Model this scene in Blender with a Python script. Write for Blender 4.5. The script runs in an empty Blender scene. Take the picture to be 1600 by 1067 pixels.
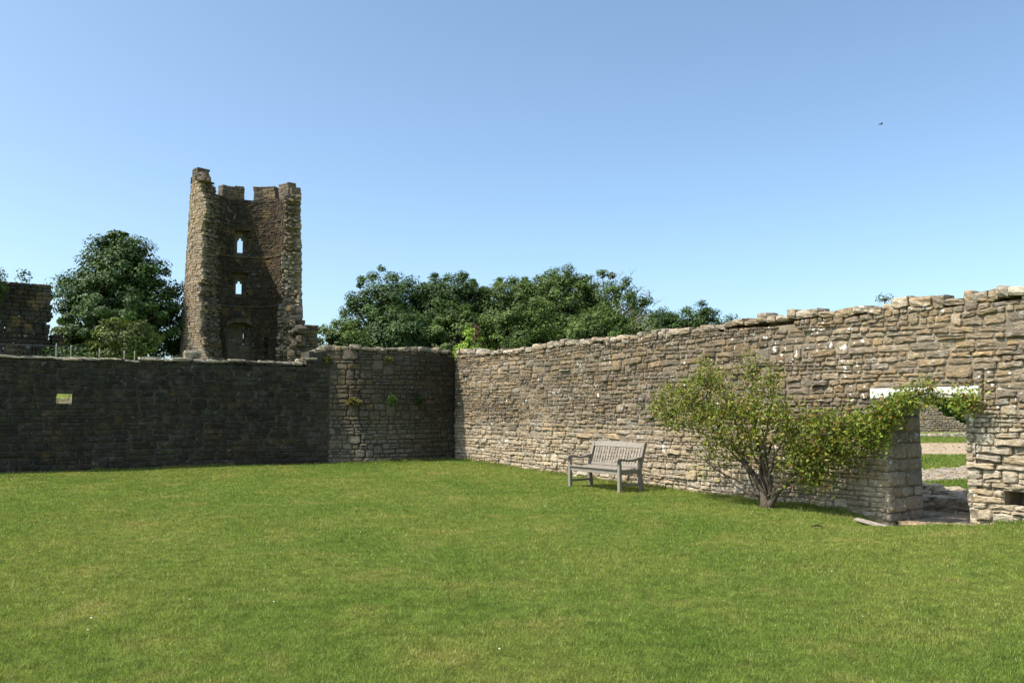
import bpy, math, random
import numpy as np
from mathutils import Vector

# ------------------------------------------------------------------ camera, sky, sun, exposure
scn = bpy.context.scene
cam_data = bpy.data.cameras.new('camera')
cam_data.sensor_width = 36.0
cam_data.lens = 28.8
cam_data.clip_end = 3000
cam = bpy.data.objects.new('camera', cam_data)
scn.collection.objects.link(cam)
cam.location = (0, 0, 1.6)
cam.rotation_euler = (math.radians(90 + 4.667), 0, 0)
scn.camera = cam

SUN_EL = math.radians(55)
SUN_H = np.array([-0.927, -0.375]); SUN_H /= np.linalg.norm(SUN_H)
world = bpy.data.worlds.new('World'); scn.world = world; world.use_nodes = True
wn = world.node_tree; wn.nodes.clear()
sky = wn.nodes.new('ShaderNodeTexSky'); sky.sky_type = 'NISHITA'; sky.sun_disc = False
sky.sun_elevation = SUN_EL
sky.sun_rotation = math.atan2(SUN_H[0], SUN_H[1])
sky.altitude = 60; sky.air_density = 0.75; sky.dust_density = 2.2; sky.ozone_density = 1.5
bg = wn.nodes.new('ShaderNodeBackground'); bg.inputs['Strength'].default_value = 0.15
wo = wn.nodes.new('ShaderNodeOutputWorld')
wb_ = wn.nodes.new('ShaderNodeMix'); wb_.data_type = 'RGBA'; wb_.blend_type = 'MULTIPLY'; wb_.inputs[0].default_value = 1.0
wb_.inputs[7].default_value = (0.97, 1.05, 1.0, 1)   # the camera's white balance on the sky
wn.links.new(sky.outputs[0], wb_.inputs[6]); wn.links.new(wb_.outputs[2], bg.inputs[0]); wn.links.new(bg.outputs[0], wo.inputs[0])

sun_data = bpy.data.lights.new('sun', 'SUN'); sun_data.energy = 3.55
sun_data.angle = math.radians(0.53); sun_data.color = (1.0, 0.95, 0.86)
sun = bpy.data.objects.new('sun', sun_data); scn.collection.objects.link(sun)
sun_dir = Vector((SUN_H[0]*math.cos(SUN_EL), SUN_H[1]*math.cos(SUN_EL), math.sin(SUN_EL)))
sun.rotation_euler = sun_dir.to_track_quat('Z', 'Y').to_euler()
sun.location = (-20, -10, 30)

scn.view_settings.view_transform = 'Standard'; scn.view_settings.look = 'None'
scn.view_settings.exposure = 0.85; scn.view_settings.gamma = 1.0
scn.view_settings.use_curve_mapping = False
scn.cycles.max_bounces = 6; scn.cycles.transparent_max_bounces = 8

# ------------------------------------------------------------------ helpers
rng = np.random.default_rng(11)
random.seed(11)
U = random.uniform

def link(o, parent=None):
    scn.collection.objects.link(o)
    if parent is not None: o.parent = parent
    return o

def thing(name, label, cat, group=None, loc=(0, 0, 0)):
    o = bpy.data.objects.new(name, None); o.location = loc; o.empty_display_size = 0.3
    link(o); return tag(o, label, cat, group)

def tag(o, label=None, cat=None, group=None, kind=None):
    if label: o['label'] = label
    if cat: o['category'] = cat
    if group: o['group'] = group
    if kind: o['kind'] = kind
    return o

def mesh_np(name, V, F, mat, parent=None, tint=None, smooth=False, kind=None):
    """V (n,3); F (m,k) index array (k = 3 or 4) or a list of faces; tint (n,3) per vertex"""
    me = bpy.data.meshes.new(name)
    V = np.asarray(V, dtype=np.float32)
    if isinstance(F, np.ndarray):
        m, k = F.shape
        me.vertices.add(len(V)); me.vertices.foreach_set('co', V.ravel())
        me.loops.add(m*k); me.loops.foreach_set('vertex_index', F.astype(np.int32).ravel())
        me.polygons.add(m); me.polygons.foreach_set('loop_start', np.arange(0, m*k, k, dtype=np.int32))
        me.update(calc_edges=True)
    else:
        me.from_pydata([tuple(map(float, v)) for v in V], [], F)
    if tint is not None:
        tint = np.asarray(tint, dtype=np.float32)
        if tint.ndim == 1: tint = np.tile(tint, (len(V), 1))
        a = me.attributes.new('tint', 'FLOAT_COLOR', 'POINT')
        a.data.foreach_set('color', np.c_[tint, np.ones(len(V))].astype(np.float32).ravel())
    if smooth and len(me.polygons): me.polygons.foreach_set('use_smooth', np.ones(len(me.polygons), dtype=bool))
    if mat: me.materials.append(mat)
    o = bpy.data.objects.new(name, me); link(o, parent)
    if kind: o['kind'] = kind
    return o

class MB:
    """collects shapes (vertices, faces, tints) for one mesh object"""
    def __init__(s): s.V = []; s.F = []; s.T = []; s.n = 0
    def add(s, V, F, tint=(1, 1, 1)):
        V = np.asarray(V, dtype=float).reshape(-1, 3)
        s.V.append(V); s.F += [[i + s.n for i in f] for f in F]
        s.T.append(np.tile(np.asarray(tint, dtype=float), (len(V), 1))); s.n += len(V)
    def box(s, c, size, ax=None, tint=(1, 1, 1), bev=0.0):
        """box with centre c, full size, axes rows ax"""
        hx, hy, hz = [q/2 for q in size]
        A = np.eye(3) if ax is None else np.asarray(ax)
        if bev <= 0:
            P = np.array([[x, y, z] for x in (-hx, hx) for y in (-hy, hy) for z in (-hz, hz)])
            F = [[0, 1, 3, 2], [4, 6, 7, 5], [0, 4, 5, 1], [2, 3, 7, 6], [0, 2, 6, 4], [1, 5, 7, 3]]
        else:
            P = []; key = {}
            for x in (-1, 1):
                for y in (-1, 1):
                    for z in (-1, 1):
                        for k in range(3):
                            v = [x*(hx-bev), y*(hy-bev), z*(hz-bev)]; v[k] = (x*hx, y*hy, z*hz)[k]
                            key[(x, y, z, k)] = len(P); P.append(v)
            P = np.array(P); F = []
            sg = (-1, 1)
            for k in range(3):
                a, b = [q for q in range(3) if q != k]
                for u in sg:
                    q = []
                    for (i, j) in ((-1, -1), (1, -1), (1, 1), (-1, 1)):
                        w = [0, 0, 0]; w[k] = u; w[a] = i; w[b] = j; q.append(key[(*w, k)])
                    F.append(q)
            for k in range(3):
                a, b = [q for q in range(3) if q != k]
                for i in sg:
                    for j in sg:
                        w0 = [0, 0, 0]; w0[a] = i; w0[b] = j; w1 = list(w0); w0[k] = -1; w1[k] = 1
                        F.append([key[(*w0, a)], key[(*w1, a)], key[(*w1, b)], key[(*w0, b)]])
            for x in sg:
                for y in sg:
                    for z in sg: F.append([key[(x, y, z, k)] for k in range(3)])
        s.add(P @ A + np.asarray(c), F, tint)
    def tube(s, pts, rad, seg=7, tint=(1, 1, 1), cap=True):
        pts = np.asarray(pts, dtype=float); n = len(pts)
        V = []
        prev = None
        for i in range(n):
            tng = pts[min(i+1, n-1)] - pts[max(i-1, 0)]; tng /= np.linalg.norm(tng) + 1e-9
            ref = np.array([0, 0, 1.0]) if abs(tng[2]) < .9 else np.array([1.0, 0, 0])
            if prev is not None: ref = prev
            u = ref - tng*(ref @ tng); u /= np.linalg.norm(u) + 1e-9; prev = u
            v = np.cross(tng, u)
            for k in range(seg):
                a = 2*math.pi*k/seg
                V.append(pts[i] + rad[i]*(math.cos(a)*u + math.sin(a)*v))
        F = []
        for i in range(n-1):
            for k in range(seg):
                a = i*seg + k; b = i*seg + (k+1) % seg
                F.append([a, b, b+seg, a+seg])
        if cap:
            F.append(list(range(seg))[::-1]); F.append([(n-1)*seg + k for k in range(seg)])
        s.add(V, F, tint)
    def build(s, name, mat, parent=None, smooth=False, kind=None):
        me = bpy.data.meshes.new(name)
        V = np.concatenate(s.V)
        me.from_pydata(V.tolist(), [], s.F)
        a = me.attributes.new('tint', 'FLOAT_COLOR', 'POINT')
        a.data.foreach_set('color', np.c_[np.concatenate(s.T), np.ones(len(V))].astype(np.float32).ravel())
        if smooth: me.polygons.foreach_set('use_smooth', np.ones(len(me.polygons), dtype=bool))
        me.materials.append(mat)
        o = bpy.data.objects.new(name, me); link(o, parent)
        if kind: o['kind'] = kind
        return o

# smooth 1-d / 2-d value noise in python
_perm = rng.random(4096)
def n1(x, seed=0):
    i = np.floor(x).astype(int) if isinstance(x, np.ndarray) else int(math.floor(x))
    f = x - i; f = f*f*(3-2*f)
    h = lambda k: _perm[(k*7919 + seed*104729) % 4096]
    return h(i)*(1-f) + h(i+1)*f - 0.5
def n2(x, y, seed=0):
    x = np.asarray(x, float); y = np.asarray(y, float)
    i = np.floor(x).astype(int); j = np.floor(y).astype(int); f = x-i; g = y-j
    f = f*f*(3-2*f); g = g*g*(3-2*g)
    h = lambda a, b: _perm[(a*7919 + b*6151 + seed*104729) % 4096]
    return (h(i, j)*(1-f)+h(i+1, j)*f)*(1-g) + (h(i, j+1)*(1-f)+h(i+1, j+1)*f)*g - 0.5
def sstep(a, b, x):
    q = np.clip((x-a)/(b-a), 0, 1); return q*q*(3-2*q)

# the courtyard's axes: t runs along the sunlit wall away from the corner, w is the distance from it into the court
ANG = math.radians(31)
CO = np.array([-1.72, 24.6])
DT = np.array([math.sin(ANG), -math.cos(ANG)])
NI = np.array([math.cos(ANG), math.sin(ANG)])
def tw(t, w, z=0.0):
    p = CO + DT*t - NI*w
    return np.array([p[0], p[1], z])
def to_tw(x, y):
    rx = x-CO[0]; ry = y-CO[1]
    return rx*DT[0]+ry*DT[1], -(rx*NI[0]+ry*NI[1])

def gz_tw(t, w):
    t = np.asarray(t, float); w = np.asarray(w, float)
    inside = sstep(-.6, -.1, w)*sstep(-.6, -.1, t)
    z = .11*(1-sstep(0, 9, t))*inside
    z = z + .17*sstep(15.3, 16.6, t)*(1-sstep(1.0, 4.0, w))*inside
    z = z - .24*np.exp(-((t-14.42)/.42)**2 - (np.maximum(w, 0)/.75)**2)*sstep(-.5, -.1, w)
    z = z + (n2(t*.45, w*.45, 3)*.05 + n2(t*1.3, w*1.3, 4)*.018)*inside*sstep(0, 2, w)
    # sunken passage beyond the doorway
    pas = sstep(12.6, 12.9, t)*(1-sstep(17.6, 17.9, t))*sstep(-2.2, -1.9, w)*(1-sstep(-.2, 0, w))
    z = z - .17*pas
    # bank behind the shaded wall
    bank = sstep(4.0, 7.0, w)*(1-sstep(-13, -2.2, t))
    z = z + 2.9*bank
    return z
def gz(x, y):
    t, w = to_tw(x, y); return gz_tw(t, w)

# ------------------------------------------------------------------ materials
def new_mat(name):
    m = bpy.data.materials.new(name); m.use_nodes = True
    nt = m.node_tree; nt.nodes.clear()
    return m, nt
class N:
    def __init__(s, nt): s.nt = nt
    def node(s, typ, **kw):
        n = s.nt.nodes.new(typ)
        for k, v in kw.items():
            if k.startswith('_'): setattr(n, k[1:], v)
        return n
    def set(s, sock, v):
        if hasattr(v, 'is_linked') or isinstance(v, bpy.types.NodeSocket): s.nt.links.new(v, sock)
        else: sock.default_value = v
    def pos(s, scale=(1, 1, 1)):
        g = s.node('ShaderNodeNewGeometry'); m = s.node('ShaderNodeMapping')
        m.inputs['Scale'].default_value = scale
        s.nt.links.new(g.outputs['Position'], m.inputs['Vector']); return m.outputs[0]
    def noise(s, vec, scale, detail=4, rough=.55, out=0):
        n = s.node('ShaderNodeTexNoise'); s.nt.links.new(vec, n.inputs['Vector'])
        n.inputs['Scale'].default_value = scale; n.inputs['Detail'].default_value = detail; n.inputs['Roughness'].default_value = rough
        return n.outputs[out]
    def voro(s, vec, scale, feature='F1', out=0):
        n = s.node('ShaderNodeTexVoronoi'); n.feature = feature; s.nt.links.new(vec, n.inputs['Vector'])
        n.inputs['Scale'].default_value = scale; return n.outputs[out]
    def ramp(s, fac, a, b, lo=0.0, hi=1.0):
        n = s.node('ShaderNodeMapRange'); n.clamp = True; n.interpolation_type = 'SMOOTHSTEP'
        s.set(n.inputs[0], fac); n.inputs[1].default_value = a; n.inputs[2].default_value = b
        n.inputs[3].default_value = lo; n.inputs[4].default_value = hi; return n.outputs[0]
    def mix(s, fac, a, b, mode='MIX'):
        n = s.node('ShaderNodeMix'); n.data_type = 'RGBA'; n.blend_type = mode
        s.set(n.inputs[0], fac); s.set(n.inputs[6], a); s.set(n.inputs[7], b); return n.outputs[2]
    def math(s, op, a, b=0.0):
        n = s.node('ShaderNodeMath'); n.operation = op; s.set(n.inputs[0], a); s.set(n.inputs[1], b); return n.outputs[0]
    def attr(s, name='tint'):
        n = s.node('ShaderNodeAttribute'); n.attribute_name = name; return n.outputs['Color']
    def bsdf(s, col, rough=.9, bump=None, bstr=.5, bdist=.02, spec=.2):
        p = s.node('ShaderNodeBsdfPrincipled'); s.set(p.inputs['Base Color'], col); s.set(p.inputs['Roughness'], rough)
        p.inputs['Specular IOR Level'].default_value = spec
        if bump is not None:
            b = s.node('ShaderNodeBump'); b.inputs['Strength'].default_value = bstr; b.inputs['Distance'].default_value = bdist
            s.nt.links.new(bump, b.inputs['Height']); s.nt.links.new(b.outputs[0], p.inputs['Normal'])
        return p.outputs[0]
    def out(s, shader):
        o = s.node('ShaderNodeOutputMaterial'); s.nt.links.new(shader, o.inputs[0])
def C4(r, g, b): return (r, g, b, 1.0)

def stone_material(name, lichen=.5, ochre=.5, soot=.5, bstr=.7, bdist=.02, fine=1.0, moss=0.0):
    m, nt = new_mat(name); n = N(nt)
    p = n.pos((1, 1, 1.9)); q = n.pos()
    col = n.attr()
    a = n.noise(p, 13*fine, 5, .65); col = n.mix(1.0, col, n.ramp(a, .25, .75, .62, 1.32), 'MULTIPLY')
    b = n.noise(p, 62*fine, 3, .6); col = n.mix(1.0, col, n.ramp(b, .25, .75, .72, 1.2), 'MULTIPLY')
    o = n.ramp(n.noise(q, 4.2*fine, 5, .6), .52, .70, 0, ochre); col = n.mix(o, col, C4(.36, .22, .085))
    so = n.ramp(n.noise(q, 2.3*fine, 6, .68), .50, .72, 0, soot); col = n.mix(so, col, C4(.10, .088, .072))
    g = n.ramp(n.noise(q, 8.5*fine, 4, .6), .58, .70, 0, .55*lichen); col = n.mix(g, col, C4(.46, .44, .38))
    gate = n.ramp(n.noise(q, 1.6*fine, 2, .5), .50, .60)
    wl = n.math('MULTIPLY', n.ramp(n.noise(q, 10*fine, 2, .45), .65, .675), gate)
    col = n.mix(n.math('MULTIPLY', wl, lichen), col, C4(.72, .70, .64))
    if moss:
        mo = n.ramp(n.noise(q, 3.1, 5, .65), .50, .66, 0, moss); col = n.mix(mo, col, C4(.07, .085, .03))
    h = n.math('ADD', n.math('MULTIPLY', n.noise(p, 22*fine, 6, .7), 1.0), n.math('MULTIPLY', n.voro(q, 38*fine), .35))
    n.out(n.bsdf(col, .93, h, bstr, bdist, .12)); return m

M = {}
M['stone'] = stone_material('sunlit_limestone', lichen=.95, ochre=.42, soot=.55)
M['stone_dark'] = stone_material('weathered_shaded_limestone', lichen=.12, ochre=.16, soot=.7, moss=.35)  # weathered stone of the shaded wall; its face tints carry painted shade
M['stone_far'] = stone_material('tower_limestone', lichen=.22, ochre=.4, soot=.75, bstr=.8, bdist=.05, fine=.33)

def mortar_material(name, c0, c1):
    m, nt = new_mat(name); n = N(nt); q = n.pos()
    col = n.mix(n.ramp(n.noise(q, 7, 5, .65), .3, .7), C4(*c0), C4(*c1))
    col = n.mix(n.ramp(n.noise(q, 1.7, 4, .6), .48, .66, 0, .6), col, C4(.11, .095, .075))
    h = n.noise(q, 45, 5, .7)
    n.out(n.bsdf(col, .96, h, .8, .02, .05)); return m
M['mortar'] = mortar_material('lime_mortar', (.17, .135, .095), (.32, .265, .19))
M['mortar_dark'] = mortar_material('shade_darkened_mortar', (.045, .040, .032), (.085, .075, .059))  # the wall's shade is put into this mortar colour

def turf_color(n, q):
    """lawn colour in the place itself: green with yellowed and lusher patches"""
    a = n.noise(q, .33, 4, .6); b = n.noise(q, 1.25, 4, .62); c = n.noise(q, 6.5, 4, .6)
    col = n.mix(n.ramp(a, .32, .68), C4(.142, .216, .034), C4(.214, .260, .053))
    col = n.mix(n.ramp(b, .50, .72, 0, .55), col, C4(.33, .30, .085))
    col = n.mix(n.ramp(b, .44, .25, 0, .75), col, C4(.110, .180, .027))
    col = n.mix(1.0, col, n.ramp(c, .25, .75, .74, 1.22), 'MULTIPLY')
    return col
m, nt = new_mat('turf'); n = N(nt); q = n.pos()
col = turf_color(n, q)
col = n.mix(1.0, col, n.ramp(n.noise(q, 70, 3, .7), .25, .75, .45, 1.25), 'MULTIPLY')
h = n.math('ADD', n.noise(q, 90, 4, .75), n.noise(q, 22, 3, .6))
n.out(n.bsdf(col, .95, h, 1.0, .035, .05)); M['turf'] = m
def leafy(name, col_fn, trans=.35, rough=.55):
    m, nt = new_mat(name); n = N(nt)
    col = col_fn(n)
    d = n.bsdf(col, rough, spec=.25)
    tr = n.node('ShaderNodeBsdfTranslucent'); n.set(tr.inputs[0], n.mix(1.0, col, C4(1.15, 1.1, .55), 'MULTIPLY'))
    mx = n.node('ShaderNodeMixShader'); mx.inputs[0].default_value = trans
    nt.links.new(d, mx.inputs[1]); nt.links.new(tr.outputs[0], mx.inputs[2]); n.out(mx.outputs[0]); return m
M['grass'] = leafy('grass', lambda n: n.mix(1.0, turf_color(n, n.pos()), n.attr(), 'MULTIPLY'), .35, .6)
M['leaf'] = leafy('leaves', lambda n: n.attr(), .34, .5)
M['leaf_tree'] = leafy('tree_leaves', lambda n: n.mix(1.0, n.attr(), n.ramp(n.noise(n.pos(), .55, 3, .6), .3, .7, .65, 1.35), 'MULTIPLY'), .22, .55)
def simple(name, c, rough=.85, var=.3, scale=20, bstr=.4, stretch=(1, 1, 1), attr=False, bd=.01):
    m, nt = new_mat(name); n = N(nt); q = n.pos(stretch)
    base = n.attr() if attr else C4(*c)
    col = n.mix(1.0, base, n.ramp(n.noise(q, scale, 5, .65), .25, .75, 1-var, 1+var), 'MULTIPLY')
    n.out(n.bsdf(col, rough, n.noise(q, scale*2.2, 4, .65), bstr, bd, .2)); return m
M['bark'] = simple('bark', (.10, .078, .058), .95, .4, 30, .9, (1, 1, .3))
M['bark_far'] = simple('far_bark', (.13, .11, .09), .95, .35, 4, .6)
M['lintel'] = simple('painted_lintel', (.64, .615, .56), .7, .16, 6, .3)
M['gravel'] = simple('gravel', (.36, .275, .18), .97, .42, 5.5, .9, bd=.05)
M['gravel_grey'] = simple('grey_gravel', (.30, .255, .205), .97, .42, 7, .9, bd=.05)
M['iron'] = simple('black_iron', (.025, .025, .025), .5, .2, 30, .2)
M['post'] = simple('pale_post', (.40, .38, .34), .8, .2, 20, .3)
M['plant_far'] = M['leaf']
M['board'] = simple('weathered_board', (.33, .285, .235), .9, .28, 14, .6)
M['twig'] = simple('dark_twig', (.035, .028, .02), .95, .2, 50, .3)
M['bird'] = simple('bird_feathers', (.05, .055, .065), .8, .2, 40, .1)
M['petal'] = leafy('petals', lambda n: n.attr(), .3, .6)

m, nt = new_mat('silvered_teak'); n = N(nt)
tc = n.node('ShaderNodeTexCoord'); mp = n.node('ShaderNodeMapping'); nt.links.new(tc.outputs['Object'], mp.inputs['Vector'])
mp.inputs['Scale'].default_value = (3, 30, 30)
base = n.attr()
gr = n.noise(mp.outputs[0], 3.2, 5, .65)
col = n.mix(1.0, base, n.ramp(gr, .25, .75, .70, 1.22), 'MULTIPLY')
col = n.mix(n.ramp(n.noise(n.pos(), 5, 4, .6), .52, .72, 0, .5), col, C4(.235, .205, .165))
n.out(n.bsdf(col, .82, gr, .35, .004, .2)); M['teak'] = m

# ------------------------------------------------------------------ ground
def axis(lo, hi, step, far):
    a = list(np.arange(lo, hi+1e-6, step)); g = step; v = hi
    up = []
    while v < far: g = min(g*1.35, 60); v += g; up.append(v)
    g = step; v = lo; dn = []
    while v > -far: g = min(g*1.35, 60); v -= g; dn.append(v)
    return np.array(dn[::-1] + a + up)
ta = axis(-3.0, 22.0, .2, 900); wa = axis(-4.0, 18.0, .2, 900)
T, W = np.meshgrid(ta, wa, indexing='ij')
Z = gz_tw(T, W)
P = CO[None, None, :] + DT*T[..., None] - NI*W[..., None]
V = np.concatenate([P, Z[..., None]], axis=2).reshape(-1, 3)
nw = len(wa); I, J = np.meshgrid(np.arange(len(ta)-1), np.arange(nw-1), indexing='ij')
a = (I*nw+J).ravel()
F = np.stack([a, a+1, a+nw+1, a+nw], 1)
g = mesh_np('ground', V, F, M['turf'], smooth=True); tag(g, kind='structure')

def ground_strip(name, pts, mat, label=None, lift=.006):
    """an irregular sheet lying on the level ground outside the court"""
    pts = np.asarray(pts, float); c = pts.mean(0)
    out = []
    for i in range(len(pts)):
        p, q2 = pts[i], pts[(i+1) % len(pts)]
        L = np.linalg.norm(q2-p); k = max(2, int(L/1.2))
        for j in range(k):
            v = p+(q2-p)*j/k; out.append(v + rng.normal(0, .10, 2))
    out = np.array(out)
    V = [[c[0], c[1], lift]] + [[x, y, lift] for x, y in out]
    nn = len(out)
    F = [[0, 1+i, 1+(i+1) % nn] for i in range(nn)]
    o = mesh_np(name, V, F, mat); tag(o, kind='structure'); return o
ground_strip('gravel_path', [(8, 17.7), (9.6, 18.4), (16, 21.4), (20, 24.0), (19, 27.2), (13.6, 23.3), (10.6, 21.6), (8.2, 20.2)], M['gravel_grey'])
ground_strip('gravel_yard', [(10, 28.3), (14.8, 28.0), (26, 29.5), (30, 40), (20.4, 38.4), (12, 37.5)], M['gravel'])

# ------------------------------------------------------------------ rubble walls
def stone_shape(sl, sr, zl0, zl1, zr0, zr1, frame, proud, gap, rough=1.0, back=-.12, hi=False):
    """an irregular squared rubble stone filling a four-sided cell; frame(s, z, w) gives the point in the place"""
    cw = sr-sl; hgt = min(zl1-zl0, zr1-zr0)
    if cw < .03 or hgt < .02: return None
    g = gap
    cs = [(sl+g, zl0+g), (sr-g, zr0+g), (sr-g, zr1-g), (sl+g, zl1-g)]
    m = min(cw, hgt)
    pts = []
    for i in range(4):
        p = np.array(cs[i]); a = np.array(cs[i-1]); b = np.array(cs[(i+1) % 4])
        ca = U(.12, .46)*m; cb = U(.12, .46)*m
        da = (a-p)/np.linalg.norm(a-p); db = (b-p)/np.linalg.norm(b-p)
        pts.append(p+da*ca)
        pts.append(p+(da*ca+db*cb)*U(.18, .34))
        pts.append(p+db*cb)
        L = np.linalg.norm(b-p)
        k = 2 if L > .24 else 1
        for j in range(k):
            mid = p+(b-p)*((j+U(.8, 1.2))/(k+1)); nrm = np.array([-(db[1]), db[0]])
            pts.append(mid+nrm*U(-.010, .018)*rough)
    pts = np.array(pts); c = pts.mean(0); nP = len(pts)
    tilt = np.array([U(-.09, .09), U(-.24, .14)])*rough
    def wz(p, base): return base + (p-c) @ tilt
    rings = []
    V = []
    ins1, ins2 = U(.10, .17), U(.34, .46)
    for (k, base, jit) in ((0, None, 0), (0, -.026, .004), (ins1, 0.0, .004), (ins2, .006, .006)):
        ring = []
        for p in pts:
            if k:
                d2 = c-p; L = np.linalg.norm(d2); p2 = p + d2/L*min(L*k*1.0, (.016 if k < .2 else .09)*1.0 if False else L*k)
            else: p2 = p
            w = back if base is None else wz(p2, proud+base) + U(-jit, jit)*rough
            ring.append(len(V)); V.append(frame(p2[0], p2[1], w))
        rings.append(ring)
    ctr = len(V); V.append(frame(c[0], c[1], proud+U(.002, .014)))
    F = []
    for r in range(3):
        A, B = rings[r], rings[r+1]
        for i in range(nP):
            j = (i+1) % nP; F.append([A[i], A[j], B[j], B[i]])
    B = rings[3]
    for i in range(nP): F.append([B[i], B[(i+1) % nP], ctr])
    return np.array(V), F, cw*hgt, c

def boulder(c, size, ax, k=3, amp=.12, sq=.55):
    """rough block: a subdivided cube pulled part-way to a sphere and roughened"""
    P = {}; V = []; F = []
    def vid(i, j, l):
        q = (i, j, l)
        if q not in P:
            u = np.array(q, float)/k*2-1
            sph = u/np.linalg.norm(u)*1.15
            v = u*(sq) + sph*(1-sq)
            v = v*(1+np.array([U(-amp, amp) for _ in range(3)]))
            P[q] = len(V); V.append(v)
        return P[q]
    for a in range(3):
        for s in (0, k):
            for i in range(k):
                for j in range(k):
                    def q(x, y):
                        r = [0, 0, 0]; r[a] = s; r[(a+1) % 3] = x; r[(a+2) % 3] = y; return vid(*r)
                    f = [q(i, j), q(i+1, j), q(i+1, j+1), q(i, j+1)]
                    F.append(f if s else f[::-1])
    V = np.array(V)*np.asarray(size)/2
    return V @ np.asarray(ax) + np.asarray(c), F

def layout(s0, s1, zb, zt, holes, hmin=.085, hmax=.185, wav=.03, seed=0, wide=1.0):
    """coursed rubble: cells (sl, sr, four heights). zb / zt: functions of s for the foot and head of the wall"""
    cells = []
    zmin = min(zb(s) for s in np.linspace(s0, s1, 60)) - .05
    zmax = max(zt(s) for s in np.linspace(s0, s1, 60))
    lines = [zmin]
    while lines[-1] < zmax: lines.append(lines[-1]+U(hmin, hmax))
    def line(k, s): return lines[k] + wav*2*n1(s*.55+k*.37, seed) + wav*.8*n1(s*2.1+k*3.1, seed+1)
    busy = [[] for _ in range(len(lines)+3)]
    def free(k, a, b): return all(b <= q[0]+1e-6 or a >= q[1]-1e-6 for q in busy[k])
    for k in range(len(lines)-1):
        s = s0 - U(0, .2)
        while s < s1:
            blk = [q for q in busy[k] if q[0]-1e-6 <= s < q[1]-1e-6]
            if blk: s = blk[0][1]; continue
            h = lines[k+1]-lines[k]
            wd = min(max(h*U(1.0, 3.4)*wide, .10), .62)
            if U(0, 1) < .10: wd *= .55
            e = s+wd
            nxt = [q[0] for q in busy[k] if q[0] > s+1e-6]
            if nxt:
                nx = min(nxt)
                if e > nx-.07: e = nx
            if s1-e < .08: e = s1
            top = k+1
            if k+2 < len(lines) and U(0, 1) < .10 and e-s > .14 and e-s < .42 and free(k+1, s, e):
                top = k+2; busy[k+1].append((s, e))
            if top == k+1 and h > .115 and e-s > .2 and U(0, 1) < .24:
                f = U(.42, .6)
                zm0 = line(k, s)*(1-f)+line(k+1, s)*f; zm1 = line(k, e)*(1-f)+line(k+1, e)*f
                cells.append((s, e, line(k, s), zm0, line(k, e), zm1))
                mid = s+(e-s)*U(.35, .65)
                if U(0, 1) < .5 and e-s > .3:
                    zq = (zm0+zm1)/2; lq = line(k+1, mid)
                    cells.append((s, mid, zm0, line(k+1, s), zq, lq)); cells.append((mid, e, zq, lq, zm1, line(k+1, e)))
                else: cells.append((s, e, zm0, line(k+1, s), zm1, line(k+1, e)))
            else: cells.append((s, e, line(k, s), line(top, s), line(k, e), line(top, e)))
            s = e
    out = []
    for (a, b, l0, l1, r0, r1) in cells:
        a2, b2 = max(a, s0), min(b, s1)
        if b2-a2 < .05: continue
        mid = (a2+b2)/2; zc = (l0+l1+r0+r1)/4
        if max(l1, r1) < zb(mid)-.06: continue
        if zc > zt(mid)-.03: continue
        lim = zt(mid)+.02
        l1, r1 = min(l1, lim), min(r1, lim)
        skip = False
        for (h0, h1, g0, g1) in holes:
            lo = min(l0, r0); hi = max(l1, r1)
            if b2 > h0+.01 and a2 < h1-.01 and hi > g0+.01 and lo < g1-.01:
                # clip the cell to the hole's side it mostly lies on
                ol = h0-a2; orr = b2-h1; ot = hi-g1; ob = g0-lo
                best = max(ol, orr, ot, ob)
                if best < .05: skip = True; break
                if best == ol: b2 = h0
                elif best == orr: a2 = h1
                elif best == ot: l0, r0 = max(l0, g1), max(r0, g1)
                else: l1, r1 = min(l1, g0), min(r1, g0)
        if skip or b2-a2 < .05 or min(l1-l0, r1-r0) < .03: continue
        out.append((a2, b2, l0, l1, r0, r1))
    return out

PAL = np.array([(.40, .305, .19), (.43, .335, .215), (.37, .28, .17), (.34, .26, .165), (.45, .355, .235), (.39, .29, .17), (.31, .24, .16), (.41, .325, .225), (.43, .31, .18)])*np.array([.91, .885, .86])
def stone_tint(dark=0.0, light=0.0, grey=0.0, k=1.0):
    c = PAL[random.randrange(len(PAL))]*U(.86, 1.12)
    g2 = c.mean(); c = c*(1-grey) + np.array([g2*1.02, g2, g2*.95])*grey
    c = c*(1-dark*.42) ; c = c + (np.array([.62, .545, .42])-c)*light
    return c*k

cam_p = np.array([0, 0, 1.6])
def in_view(p):
    v = p-cam_p
    if v[1] < .5: return False
    return abs(v[0]/v[1]) < .64
def emit_stones(parent, items, mat, n_single=300, name='stone'):
    """items: (V, F, tint, area, centre). The ones that show largest become parts, the rest one part"""
    sc = []
    for i, it in enumerate(items):
        c = it[4]; sc.append(it[3]/(np.linalg.norm(c-cam_p)**2) if in_view(c) else 0)
    order = np.argsort(sc)[::-1]
    single = set(int(i) for i in order[:n_single])
    rest = MB()
    for i, it in enumerate(items):
        if i in single:
            b = MB(); b.add(it[0], it[1], it[2]); b.build(name, mat, parent)
        else: rest.add(it[0], it[1], it[2])
    if rest.n: rest.build('small_stones', mat, parent, kind='stuff')

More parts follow.
